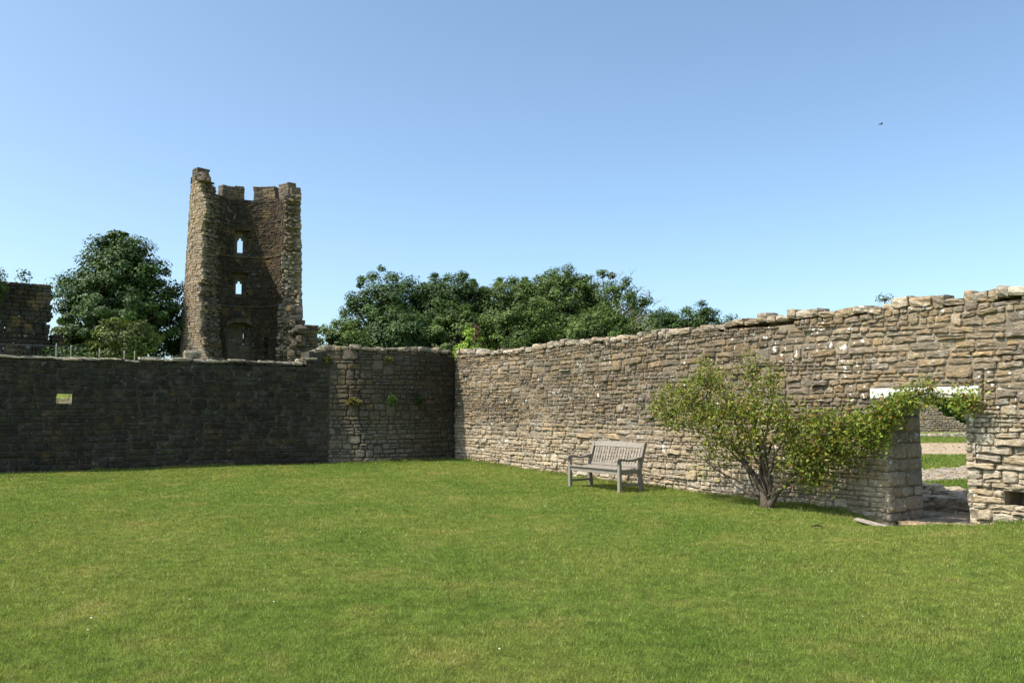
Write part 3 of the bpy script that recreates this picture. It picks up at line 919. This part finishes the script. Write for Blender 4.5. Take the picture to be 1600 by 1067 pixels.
make_tree('leafy_bush', 'grey green low bush right of the bright bush', 'bushes behind the corner', .15, 37.0, 4.6, 1.3, 1.0, 1.2, G_MID, 50, 110, .14, .38, 41, cat='bush')
# rusty seed heads above the bright bush
mb = MB()
dk = thing('dock_stalks', 'rusty red seed stalks standing behind the bright bush', 'weeds', loc=(-1.6, 36.5, 0.0))
for i in range(4):
    x = U(-.4, .2); h = U(4.9, 5.4); mb.tube([(x, U(-.2, .2), .5), (x+U(-.1, .1), 0, h*.7), (x+U(-.15, .15), 0, h)], [.02, .025, .012], 4)
    for j in range(9): 
        zz = h-U(0, .9); Vb, Fb = boulder((x+U(-.07, .07), U(-.06, .06), zz), (.09, .09, .16), np.eye(3), 2, .2, .3); mb.add(Vb, Fb)
M['rust'] = simple('dock_seed', (.10, .05, .035), .95, .3, 20, .3)
mb.build('stalks', M['rust'], dk)
# ivy over the ruin
iv = thing('ivy', 'dark ivy sprawling over the top of the ruined masonry block', 'ivy', loc=(-28.2, 43.6, 7.6))
k = 5500; cc = rng.normal(size=(40, 3))*np.array([.9, .35, .40]) + np.array([-.6, -.35, .55]); ci = rng.integers(0, 40, k)
pos = cc[ci]+rand_dir(k)*(rng.random(k)**.5*.45)[:, None]
leaf_mesh('leaves', pos, rand_dir(k)+np.array([0, 0, .6]), .13*rng.uniform(.6, 1.3, k), tint_mix(k, G_DARK, [.25]*4), M['leaf'], iv)
mb = MB()
for i in range(14): a = np.array([U(-1.5, 1.2), -.3, 0]); mb.tube([a, a+np.array([U(-.3, .5), U(-.2, .2), .6]), a+np.array([U(-.5, 1.0), U(-.3, .2), U(.7, 1.5)])], [.03, .02, .01], 4)
mb.build('stems', M['bark_far'], iv)
# railing in front of the ruin and a row of stakes
rl = thing('iron_railing', 'black iron railing in front of the ruined masonry block', 'railing', loc=(-17.9, 30, 2.6))
r0 = np.array([-21.0, 29.2]); r1 = np.array([-16.1, 30.6]); u = (r1-r0); 
def rp(f, z): p = r0+u*f; return np.array([p[0], p[1], z])-np.array(rl.location)
mb = MB(); mb.tube([rp(0, 3.97), rp(1, 3.88)], [.022, .022], 6); mb.build('top_rail', M['iron'], rl)
mb = MB(); mb.tube([rp(0, 3.02), rp(1, 2.95)], [.018, .018], 6); mb.build('bottom_rail', M['iron'], rl)
for i in range(39): mb = MB(); mb.tube([rp(i/38, 2.6), rp(i/38, 3.95-.09*i/38)], [.009, .009], 5); mb.build('bar', M['iron'], rl)
for i, (x, y, zt_, w_) in enumerate([(-14.50, 26, 3.66, 'farthest left of the five'), (-14.03, 26, 3.60, 'second from the left of the five'), (-13.12, 26, 3.49, 'third from the left of the five'), (-12.33, 26, 3.43, 'fourth from the left of the five'), (-12.0, 26, 3.42, 'last on the right of the five')]):
    z0 = float(gz(x, y)); st = thing('fence_stake', 'thin pale topped stake showing above the shaded wall, '+w_, 'stake', 'stakes behind the shaded wall', (x, y, z0))
    mb = MB(); mb.tube([(0, 0, -.2), (0, 0, zt_-z0-.10)], [.022, .022], 6); mb.build('shaft', M['board'], st)
    mb = MB(); mb.tube([(0, 0, zt_-z0-.11), (0, 0, zt_-z0-.09), (0, 0, zt_-z0-.03), (0, 0, zt_-z0)], [.015, .022, .022, .010], 8); mb.build('cap', M['post'], st)

# ------------------------------------------------------------------ old shrub that climbs over the doorway
base = tw(12.57, .77, 0); base[2] = float(gz(base[0], base[1]))-.03
sh = thing('climbing_shrub', 'old gnarled shrub with thin leaves sprawling over the wall and doorway', 'shrub', loc=tuple(base))
def P3(t, w, z): return tw(t, w, z)-base
def wander(pts, n=10, amp=.04):
    pts = [np.array(p, float) for p in pts]; out = []
    for i in range(len(pts)-1):
        for j in range(n):
            f = j/n; out.append(pts[i]*(1-f)+pts[i+1]*f + (rng.normal(0, amp, 3) if (i or j) else 0))
    out.append(pts[-1]); return np.array(out)
tk = MB()
tk.tube([P3(12.57, .77, -.05), P3(12.58, .76, .08), P3(12.55, .76, .16), P3(12.53, .75, .28)], [.115, .085, .07, .055], 10)
tk.tube([P3(12.62, .77, -.05), P3(12.70, .76, .10), P3(12.78, .74, .24), P3(12.88, .72, .36)], [.075, .06, .05, .042], 9)
tk.build('trunk', M['bark'], sh, smooth=True)
stems = [  # (points, r0, r1)
    ([(12.53, .75, .26), (12.38, .88, .60), (12.18, 1.0, .95), (11.85, 1.15, 1.45), (11.25, 1.28, 1.95)], .056, .014),
    ([(12.38, .88, .60), (12.3, .95, .95), (12.2, 1.05, 1.45), (11.95, 1.15, 2.1)], .028, .009),
    ([(12.55, .75, .28), (12.52, .80, .75), (12.50, .85, 1.25), (12.47, .88, 1.75), (12.45, .9, 2.3)], .034, .009),
    ([(12.58, .75, .28), (12.70, .90, .75), (12.82, 1.0, 1.2), (12.92, .95, 1.6), (12.93, .9, 2.10)], .030, .007),
    ([(12.85, .72, .32), (13.10, .75, .55), (13.4, .7, .85), (13.65, .6, 1.15), (13.9, .5, 1.35)], .040, .011),
    ([(12.80, .72, .26), (13.1, .80, .45), (13.45, .8, .58), (13.75, .7, .80)], .028, .009),
    ([(13.4, .7, .85), (13.7, .5, 1.05), (14.0, .35, 1.18), (14.3, .28, 1.38), (14.7, .25, 1.72), (15.2, .22, 1.83), (15.7, .2, 1.75)], .024, .007),
    ([(12.52, .80, .75), (12.8, .75, 1.05), (13.2, .7, 1.4), (13.6, .6, 1.62)], .024, .008),
    ([(12.70, .74, .20), (12.80, .9, .6), (13.05, 1.0, .95), (13.3, .9, 1.35)], .026, .008),
    ([(12.18, 1.0, .95), (11.85, 1.2, 1.12), (11.45, 1.3, 1.25), (10.95, 1.3, 1.45)], .024, .007),
    ([(11.85, 1.15, 1.45), (11.75, 1.2, 1.8), (11.8, 1.2, 2.3)], .020, .006)]
for (t, w, z) in ((10.9, 1.3, 1.2), (11.3, 1.25, 1.75), (11.6, 1.2, 2.2), (12.15, 1.1, 1.95), (12.7, 1.0, 1.75), (13.0, .9, 1.5), (13.3, .8, 1.45), (13.6, .65, 1.0), (11.7, 1.2, .8), (13.2, .8, .6)):
    b0 = np.array([12.52+U(-.08, .2), .75, .12]); e0 = np.array([t, w, z]); m0 = b0*.55+e0*.45+np.array([U(-.08, .08), .05, -.08+.18*(z > 1.4)])
    stems.append(([tuple(b0), tuple(m0), tuple(e0)], U(.016, .024), .005))
allp = []
for i, (pts, ra, rb) in enumerate(stems):
    q = wander([P3(*p) for p in pts], 5, .018); kk = len(q)
    s_ = MB(); s_.tube(q, np.linspace(ra, rb, kk), 7); s_.build('stem', M['bark'], sh, smooth=True)
    allp.append(q[kk//3:])
allp = np.concatenate(allp)
# leaf masses in the court's own axes: t, w, z, radii, clumps
lobes = [(11.40, 1.25, 1.62, .80, .38, .48, 100), (11.85, 1.2, 2.15, .45, .30, .28, 32), (12.25, 1.15, 1.52, .70, .38, .50, 80), (10.75, 1.3, 1.60, .36, .3, .34, 26),
         (12.85, 1.05, 1.50, .60, .38, .46, 72), (12.45, .9, 2.20, .12, .14, .26, 14), (12.93, .9, 2.02, .11, .14, .24, 12), (11.9, 1.3, 1.00, .50, .3, .26, 16), (11.65, 1.2, .62, .22, .2, .2, 3),
         (13.40, .85, 1.28, .50, .36, .40, 72), (13.75, .6, 1.20, .45, .30, .38, 74), (13.55, .75, .84, .50, .3, .24, 58), (13.0, .85, .75, .35, .25, .28, 14), (13.45, .7, .55, .45, .25, .2, 36), (12.1, 1.1, .85, .35, .25, .25, 10), (12.45, 1.0, 1.0, .4, .3, .3, 18), (13.9, .5, .95, .3, .2, .25, 26),
         (14.08, .33, 1.36, .36, .20, .30, 58), (14.45, .28, 1.52, .26, .18, .25, 54), (14.35, .3, 1.15, .24, .14, .26, 32), (14.72, .24, 1.74, .22, .10, .12, 26), (15.15, .22, 1.73, .24, .09, .05, 10), (15.60, .2, 1.70, .14, .09, .15, 22), (15.05, .22, 1.93, .16, .07, .05, 7)]
LP = []; LT = []; twg = MB()
for (t, w, z, rt, rw, rz, nc) in lobes:
    for i in range(nc):
        d = rand_dir(1)[0]*(rng.random()**.42)
        c = P3(t+d[0]*rt, max(.10, w+d[1]*rw), max(.3, z+d[2]*rz))
        j = np.argmin(((allp-c)**2).sum(1)); a = allp[j]
        if rng.random() < .55:
            md = (a+c)/2+rng.normal(0, .05, 3); twg.tube([a, md, c], [.009, .006, .003], 4, cap=False)
        k = int(rng.integers(16, 30)); cl = c + rng.normal(0, .075, (k, 3))
        LP.append(cl)
        hang = t > 13.9
        LT.append(tint_mix(k, [(.14, .175, .026), (.20, .22, .038), (.085, .125, .02), (.27, .23, .05), (.26, .12, .035)] if not hang else [(.15, .20, .028), (.21, .25, .04), (.09, .14, .02), (.28, .25, .05), (.28, .11, .03)],
                           [.36, .30, .20, .10, .04] if not hang else [.36, .28, .24, .09, .03], .25)*rng.uniform(.85, 1.4))
twg.build('twigs', M['bark'], sh, kind='stuff')
LP = np.concatenate(LP); LT = np.concatenate(LT)
leaf_mesh('leaves', LP, rand_dir(len(LP))*.8+np.array([-.2, -.1, .55]), .053*rng.uniform(.55, 1.35, len(LP)), LT, M['leaf'], sh)

# ------------------------------------------------------------------ bench
FL = np.array([1.16, 17.03]); FRt = np.array([2.07, 15.75])
bx = (FRt-FL)/np.linalg.norm(FRt-FL); by = np.array([-bx[1], bx[0]])
if by[0] < 0: by = -by
bc = (FL+FRt)/2 + by*.28
bz = float(gz(bc[0], bc[1]))
bench = thing('garden_bench', 'weathered grey wooden garden bench standing before the sunlit wall', 'bench', loc=(bc[0], bc[1], bz))
bench.rotation_euler = (0, 0, math.atan2(bx[1], bx[0]))
# local axes: x along the bench, y towards the wall, z up
sgn = 1 if (np.array([-bx[1], bx[0]]) @ by) > 0 else -1
TK = lambda: np.array([.255, .222, .185])*U(.88, 1.12)
HL = .74
def bpart(name, fn, **k):
    b = MB(); fn(b); return b.build(name, M['teak'], bench, **k)
def prism(b, prof, x0, x1, tint):
    """profile in the y-z plane pushed along x"""
    n_ = len(prof); V = [(x0, p[0]*sgn, p[1]) for p in prof]+[(x1, p[0]*sgn, p[1]) for p in prof]
    F = [[i, (i+1) % n_, n_+(i+1) % n_, n_+i] for i in range(n_)]; F += [list(range(n_))[::-1], [n_+i for i in range(n_)]]
    b.add(V, F, tint)
YF, YB = -.27, .25
lean = lambda z: YB + .16*max(0, (z-.42))/.52 - .03*(1-min(z, .42)/.42)*-1
for sx in (-1, 1):
    x = sx*HL
    bpart('leg', lambda b: b.box((x, sgn*YF, .285), (.066, .066, .63), None, TK(), .006))
    def bl(b):
        prof = [(YB+.05-.035, -.03), (YB+.05+.035, -.03), (YB+.037, .42), (YB+.16+.028, .90), (YB+.165, .925), (YB+.13, .92), (YB+.16-.04, .90), (YB-.033, .42)]
        prism(b, prof, x-.033, x+.033, TK())
    bpart('leg', bl)
    def arm(b):
        top = [(YF-.085, .600), (YF-.07, .628), (YF-.02, .640), (YF+.08, .628), (YF+.2, .612), (YF+.34, .618), (YF+.46, .645), (YB+.075, .662)]
        bot = [(YB+.07, .615), (YF+.46, .598), (YF+.34, .575), (YF+.2, .572), (YF+.08, .588), (YF-.02, .598), (YF-.05, .578), (YF-.08, .578)]
        prism(b, top+bot, x-.042, x+.042, TK()*.85)
    bpart('armrest', arm)
    bpart('side_rail', lambda b: b.box((x, 0, .375), (.036, .45, .085), None, TK(), .004))
    bpart('stretcher', lambda b: b.box((x, .01, .13), (.03, .47, .045), None, TK()*.8, .004))
bpart('front_rail', lambda b: b.box((0, sgn*(YF+.002), .375), (2*HL-.07, .032, .088), None, TK(), .004))
bpart('seat_back_rail', lambda b: b.box((0, sgn*(YB-.005), .385), (2*HL-.07, .032, .075), None, TK(), .004))
for i in range(6):
    y = YF-.012+i*.088; zz = .432-.018*math.sin(i/5*math.pi)
    bpart('seat_slat', lambda b: b.box((0, sgn*y, zz), (2*HL-.068, .074, .022), None, TK()*1.05, .004))
cth, sth = math.cos(.32), math.sin(.32)
AXB = np.array([[1, 0, 0], [0, cth, -sth*sgn], [0, sth*sgn, cth]])
def backpos(h): return YB+.002+h*sth*.98, .435+h*cth
y, zz = backpos(.035); bpart('lower_back_rail', lambda b: b.box((0, sgn*y, zz), (2*HL-.066, .03, .055), AXB, TK(), .004))
def toprail(b):
    n_ = 12
    V = []
    for i in range(n_+1):
        x = -HL+.033+(2*HL-.066)*i/n_; rise = .022*math.sin(math.pi*i/n_)
        for (h, dy) in ((.405, -.017), (.405, .017), (.50+rise, .017), (.50+rise, -.017)):
            y2, z2 = backpos(h); V.append((x, sgn*(y2+dy*cth), z2-dy*sth))
    F = []
    for i in range(n_):
        o = i*4
        for q in range(4): F.append([o+q, o+(q+1) % 4, o+4+(q+1) % 4, o+4+q])
    F.append([0, 3, 2, 1]); F.append([n_*4+q for q in range(4)])
    b.add(V, F, TK()*1.05)
bpart('top_rail', toprail)
for i in range(17):
    x = -HL+.095+i*(2*HL-.19)/16; y, zz = backpos(.235)
    bpart('back_slat', lambda b: b.box((x, sgn*y, zz), (.044, .016, .35), AXB, TK()*1.02, .003))

# ------------------------------------------------------------------ beyond the doorway
pw = thing('low_wall', 'low broken rubble kerb seen through the doorway', 'wall', loc=tuple(tw(14.5, -2.0, -.15)))
po = np.array(pw.location)
AX = np.array([[DT[0], DT[1], 0], [-NI[0], -NI[1], 0], [0, 0, 1]])
cnt = 0
for row, (w0, z0, hh) in enumerate(((-1.98, -.16, .14), (-2.02, -.03, .15), (-2.28, .0, .15), (-2.52, .03, .15), (-2.78, .03, .17), (-3.05, -.02, .17))):
    t = 12.2
    while t < 17.0:
        wd = U(.16, .46); h = hh*U(.75, 1.45)
        V, F = boulder(tw(t+wd/2, w0+U(-.06, .06), z0+h/2)-po, (wd*1.02, U(.24, .36), h), AX, 3, .17, .6)
        b = MB(); b.add(V, F, stone_tint(U(0, .3), U(0, .4), U(0, .4))); b.build('stone', M['stone'], pw); t += wd
ds = thing('threshold_slab', 'worn flat flagstones on the floor of the doorway', 'paving', loc=tuple(tw(14.87, -.6, -.3)))
do = np.array(ds.location)
for (t0, t1, w0, w1) in ((14.30, 14.88, -.62, -.12), (14.90, 15.44, -.55, -.12), (14.30, 14.75, -1.3, -.64), (14.77, 15.42, -1.25, -.58), (14.2, 14.9, -1.85, -1.32), (14.92, 15.7, -1.85, -1.27), (13.4, 14.18, -1.85, -1.1)):
    V, F = boulder(tw((t0+t1)/2, (w0+w1)/2, -.125+U(-.01, .015))-do, (t1-t0, w1-w0, .09), AX, 3, .05, .85)
    b = MB(); b.add(V, F, stone_tint(.25, 0, U(0, .4))); b.build('flagstone', M['stone'], ds)
fw = thing('ruined_wall', 'distant sloping ruined wall seen through the doorway', 'wall', loc=(28, 56, 0))
block_wall('masonry', fw, (24.5, 57.5), (33.5, 55.2), lambda s: float(np.interp(s, [0, 3.5, 4.3, 4.9, 6.4, 9.3], [3.8, 3.5, 2.2, 1.35, .40, .3]))+.22*n1(s*3, 142), -.1, .9, M['stone_far'], lambda z: stone_tint(U(.1, .7), U(0, .15), U(.1, .6), .9), (.09, .17), (.14, .38))
fl = thing('wall_footing', 'pale line of wall footings in the grass beyond the doorway', 'ruin', loc=(23, 46, 0))
mb = MB(); x = 19.0
while x < 29:
    wd = U(.4, .9); Vb, Fb = boulder((x-23, 45.6-46+.02*x+U(-.1, .1), .08), (wd, .5, .28), np.eye(3), 2, .12, .6); mb.add(Vb, Fb, stone_tint(0, .4, .3)); x += wd
mb.build('footing_stones', M['stone_far'], fl, kind='stuff')
make_tree('broadleaf_tree', 'dark shrubby tree behind the distant wall seen through the doorway', 'trees beyond the doorway', 33.2, 61, 7.0, 4.6, 3, -.6, G_DARK, 260, 100, .26, .8, 60)
make_tree('broadleaf_tree', 'dark tree farther left behind the distant wall beyond the doorway', 'trees beyond the doorway', 27.5, 66, 7.0, 4.6, 3, -.6, G_DARK, 200, 100, .26, .8, 61)

# ------------------------------------------------------------------ small things
pb = thing('wooden_board', 'weathered board lying on the grass at the foot of the doorway', 'board', loc=tuple(tw(14.3, .33, 0)))
z0 = float(gz_tw(14.05, .33)); 
a0 = tw(14.02, .46); a1 = tw(14.58, .28); a0[2] = float(gz_tw(14.02, .46))+.03; a1[2] = float(gz_tw(14.58, .28))+.035
ud = (a1-a0); Ld = np.linalg.norm(ud); ud /= Ld; nd = np.cross([0, 0, 1], ud); nd /= np.linalg.norm(nd)
b = MB(); b.box((a0+a1)/2-np.array(pb.location), (Ld, .16, .035), np.array([ud, nd, np.cross(ud, nd)]), bev=.006); b.build('plank', M['board'], pb)
def on_ground(x, y, h=0): return np.array([x, y, float(gz(x, y))+h])
p = on_ground(4.05, 11.05, .035)
tg = thing('fallen_twig', 'short dark twig lying on the lawn in front of the doorway', 'twig', loc=tuple(p))
b = MB(); b.tube([(-.07, .01, 0), (-.02, 0, .018), (.04, .01, .015), (.08, -.01, .0)], [.006, .011, .010, .004], 6); b.tube([(.0, .0, .018), (.03, .03, .03)], [.006, .003], 5); b.build('stick', M['twig'], tg)
# tufts growing on the walls
def wall_plant(name, label, pos, r, cols, k, leaf=.05, hang=.3, group='plants rooted in the wall'):
    o = thing(name, label, 'plant', group, tuple(pos))
    pp = rand_dir(k)*(rng.random(k)**.6)[:, None]*np.array(r); pp[:, 2] -= hang*np.abs(pp[:, 0])*.5
    leaf_mesh('leaves', pp, rand_dir(k)+np.array([-.2, -.4, .5]), leaf*rng.uniform(.5, 1.4, k), tint_mix(k, cols, np.ones(len(cols))/len(cols)), M['leaf'], o)
    b = MB()
    for i in range(8): e = pp[rng.integers(0, k)]; b.tube([(0, 0, -.03), e*.5+np.array([0, 0, .02]), e], [.006, .004, .002], 4)
    b.build('stalks', M['bark'], o)
wall_plant('wall_plant', 'yellowish plant tuft rooted low left on the bulging shaded wall', fr_left(3.32, 1.80, .08), (.26, .14, .12), [(.16, .14, .03), (.12, .13, .03), (.2, .13, .04)], 420)
wall_plant('wall_plant', 'green fern tuft in the middle of the bulging shaded wall', fr_left(2.26, 1.85, .10), (.17, .13, .20), [(.05, .10, .02), (.08, .13, .025)], 420)
wall_plant('wall_plant', 'dark green fern tuft nearest the corner on the shaded wall', fr_left(1.42, 1.85, .10), (.12, .11, .20), [(.03, .06, .015), (.04, .07, .02)], 320)
wall_plant('wall_plant', 'small yellow green tuft under the top of the bulging wall', fr_left(2.35, 2.98, .06), (.18, .09, .10), [(.15, .16, .03), (.10, .12, .025)], 220)
wall_plant('wall_plant', 'weeds hanging from the step in the shaded wall top', fr_left(3.95, 2.95, .06), (.14, .09, .16), [(.12, .12, .03), (.08, .10, .025)], 220)
q = fr_right(14.15, right_top(14.15)+.18, -.25)
wall_plant('wall_plant', 'thin weed sprouting on top of the sunlit wall', q, (.16, .1, .12), [(.07, .10, .03), (.10, .12, .04)], 170, .035, 0)
# a bird far off in the sky
bd = thing('bird', 'tiny dark bird gliding high in the blue sky', 'bird', loc=(27.7, 60, 22.85))
b = MB(); b.tube([(-.16, 0, 0), (-.08, 0, .01), (.05, 0, .015), (.13, 0, .01), (.17, 0, 0)], [.01, .04, .045, .03, .008], 8); b.build('body', M['bird'], bd, smooth=True)
for s in (-1, 1):
    b = MB(); b.add([(.07, 0, .02), (-.04, 0, .02), (-.02, s*.2, .06), (.05, s*.2, .065), (-.06, s*.40, .03), (.0, 0, .035)], [[0, 3, 2, 1], [3, 4, 2], [0, 5, 3], [5, 1, 2, 3]]); b.build('wing', M['bird'], bd)

# ------------------------------------------------------------------ grass
def blades(xs, ys, h, wd, tint, lean=.55):
    k = len(xs); z = gz(xs, ys)
    a = rng.uniform(0, 2*np.pi, k); la = rng.uniform(0, 2*np.pi, k); ln = h*rng.uniform(.1, lean*2, k)
    V = np.empty((k, 3, 3))
    cx, sx_ = np.cos(a)*wd/2, np.sin(a)*wd/2
    V[:, 0] = np.c_[xs-cx, ys-sx_, z-.004]; V[:, 1] = np.c_[xs+cx, ys+sx_, z-.004]
    V[:, 2] = np.c_[xs+np.cos(la)*ln, ys+np.sin(la)*ln, z+h]
    return V, np.repeat(tint, 3, axis=0)
K = 960000
r = 3.6+ (27-3.6)*rng.random(K)**1.05
th = rng.uniform(-.68, .68, K)
xs = r*np.sin(th); ys = r*np.cos(th)
t_, w_ = to_tw(xs, ys)
blg = np.where((w_ > 0) & (w_ < BUL), .085*w_*(BUL-w_)+.20*np.clip((3.4-w_)/.5, 0, 1)*np.clip(w_/1.6, 0, 1)+.02, 0)
ok = (t_ > .05+blg) & (w_ > .06)
ok &= ~((w_ < .02) & (t_ > DOOR[0]) & (t_ < DOOR[1]))
xs, ys, r, t_, w_ = xs[ok], ys[ok], r[ok], t_[ok], w_[ok]; k = len(xs)
hgt = rng.uniform(.010, .030, k)*(1+.5*n2(xs*1.5, ys*1.5, 151))
hgt = np.where((w_ < .22) | (t_ < .22+.25*(w_ < BUL)), hgt*2.0, hgt)
wd = .0022+.0007*r
dry = rng.random(k) < .09+.24*np.clip(n2(xs*.8, ys*.8, 152), 0, .5)
tint = np.ones((k, 3))*rng.uniform(.72, 1.36, (k, 1))
tint[dry] = np.array([1.9, 1.42, 2.6])*rng.uniform(.7, 1.2, (dry.sum(), 1))
V, TT = blades(xs, ys, hgt, wd, tint)
o = mesh_np('grass', V.reshape(-1, 3), np.arange(3*k).reshape(k, 3), M['grass'], None, TT)
tag(o, 'short mown green lawn grass with dry yellowed patches', 'grass', kind='stuff')
def tufts(name, label, pts, n_each, hh, spread, wd_):
    pts = np.array(pts); k = len(pts)*n_each
    cx = np.repeat(pts[:, 0], n_each)+rng.normal(0, spread, k); cy = np.repeat(pts[:, 1], n_each)+rng.normal(0, spread, k)
    h_ = np.repeat(rng.uniform(.5, 1.0, len(pts)), n_each)*hh*rng.uniform(.4, 1.1, k)
    t2, w2 = to_tw(cx, cy); ok2 = (w2 > .03) & (t2 > .03) | (w2 < -1)
    tn = np.ones((k, 3))*rng.uniform(.7, 1.3, (k, 1)); d2 = rng.random(k) < .25; tn[d2] *= np.array([1.5, 1.2, 2.0])
    V, TT = blades(cx[ok2], cy[ok2], h_[ok2], wd_*rng.uniform(.6, 1.3, ok2.sum()), tn[ok2], .35)
    o = mesh_np(name, V.reshape(-1, 3), np.arange(len(V)*3).reshape(-1, 3), M['grass'], None, TT); tag(o, label, 'grass', kind='stuff')
pts = []
for i in range(420):
    t = U(.2, 17.5)
    if DOOR[0]-.1 < t < DOOR[1]+.1: continue
    if n1(t*1.6, 161) < -.12: continue
    pts.append(tw(t, U(.08, .17))[:2])
for i in range(420):
    s_ = U(.1, 14)
    if n1(s_*1.3, 162) < -.05: continue
    pts.append(fr_left(s_, 0, U(.07, .16))[:2])
tufts('tall_grass', 'longer grass tufts along the foot of both walls', pts, 26, .11, .045, .012)
# rough grass on the ground seen through the doorway
K2 = 90000; r = 14.5+45*rng.random(K2)**1.3; th = rng.uniform(.44, .58, K2); xs = r*np.sin(th); ys = r*np.cos(th)
t_, w_ = to_tw(xs, ys); ok = w_ < -2.9
def in_band(x, y): 
    return None
ok &= ~(((n2(xs*.5, ys*.5, 171) > -.42)) & (ys > 28.2+.3*n1(xs*1.2, 172)+.02*xs) & (ys < 37.9+.4*n1(xs*.9, 173)))
lo_ = np.interp(xs, [8, 9.6, 16, 20], [17.7, 18.4, 21.4, 24.0]); hi_ = np.interp(xs, [8.2, 10.6, 13.6, 19], [20.2, 21.6, 23.3, 27.2])
ok &= ~((ys > lo_+.25*n1(xs*2.1, 174)) & (ys < hi_+.25*n1(xs*1.7, 175)))
xs, ys, r = xs[ok], ys[ok], r[ok]; k = len(xs)
V, TT = blades(xs, ys, rng.uniform(.03, .08, k), .004+.0009*r, np.ones((k, 3))*rng.uniform(.7, 1.3, (k, 1)))
o = mesh_np('rough_grass', V.reshape(-1, 3), np.arange(3*k).reshape(k, 3), M['grass'], None, TT); tag(o, 'rough grass beyond the doorway between the gravel paths', 'grass', kind='stuff')
# loose stones on the gravel
V = []; F = []
gv = MB()
for i in range(700):
    if i % 2: x = U(9, 17); y = U(float(np.interp(x, [8, 9.6, 16, 20], [17.7, 18.4, 21.4, 24.0])), float(np.interp(x, [8.2, 10.6, 13.6, 19], [20.2, 21.6, 23.3, 27.2])))
    else: x = U(12, 22); y = U(28.4, 37.5)
    sz = U(.05, .13); Vb, Fb = boulder((x, y, .01), (sz, sz*U(.7, 1.2), sz*.6), np.eye(3), 2, .2, .5); gv.add(Vb, Fb, stone_tint(0, U(0, .4), U(0, .6)))
o = gv.build('gravel_stones', M['stone'], None, kind='stuff'); tag(o, 'loose stones scattered on the gravel beyond the doorway', 'gravel')
# buttercups and daisies
def flowers(name, label, pts, col, sz):
    V = []; F = []
    for (x, y) in pts:
        z = float(gz(x, y))+U(.03, .06); c = len(V); s = sz*U(.7, 1.3); V.append((x, y, z-.004))
        for i in range(6): V.append((x+s*math.cos(i*1.047), y+s*math.sin(i*1.047), z+.004))
        for i in range(6): F.append([c, c+1+i, c+1+(i+1) % 6])
    o = mesh_np(name, V, F, M['petal'], None, np.array(col)); tag(o, label, 'flowers', kind='stuff')
pt = [tuple(tw(abs(rng.normal(2.2, 1.3))+.3, abs(rng.normal(1.6, 1.1))+.3)[:2]) for _ in range(60)] + [tuple(tw(U(1, 14), U(.4, 4))[:2]) for _ in range(30)]
flowers('buttercup_flowers', 'scattered tiny yellow flowers in the lawn near the corner', pt, (.75, .55, .03), .014)
pt = [(U(-6, 6), U(5, 20)) for _ in range(70)]; pt = [p for p in pt if abs(p[0]/p[1]) < .65 and to_tw(*p)[0] > .5 and to_tw(*p)[1] > .5]
flowers('daisy_flowers', 'scattered tiny white daisies in the lawn', pt, (.8, .8, .76), .008)
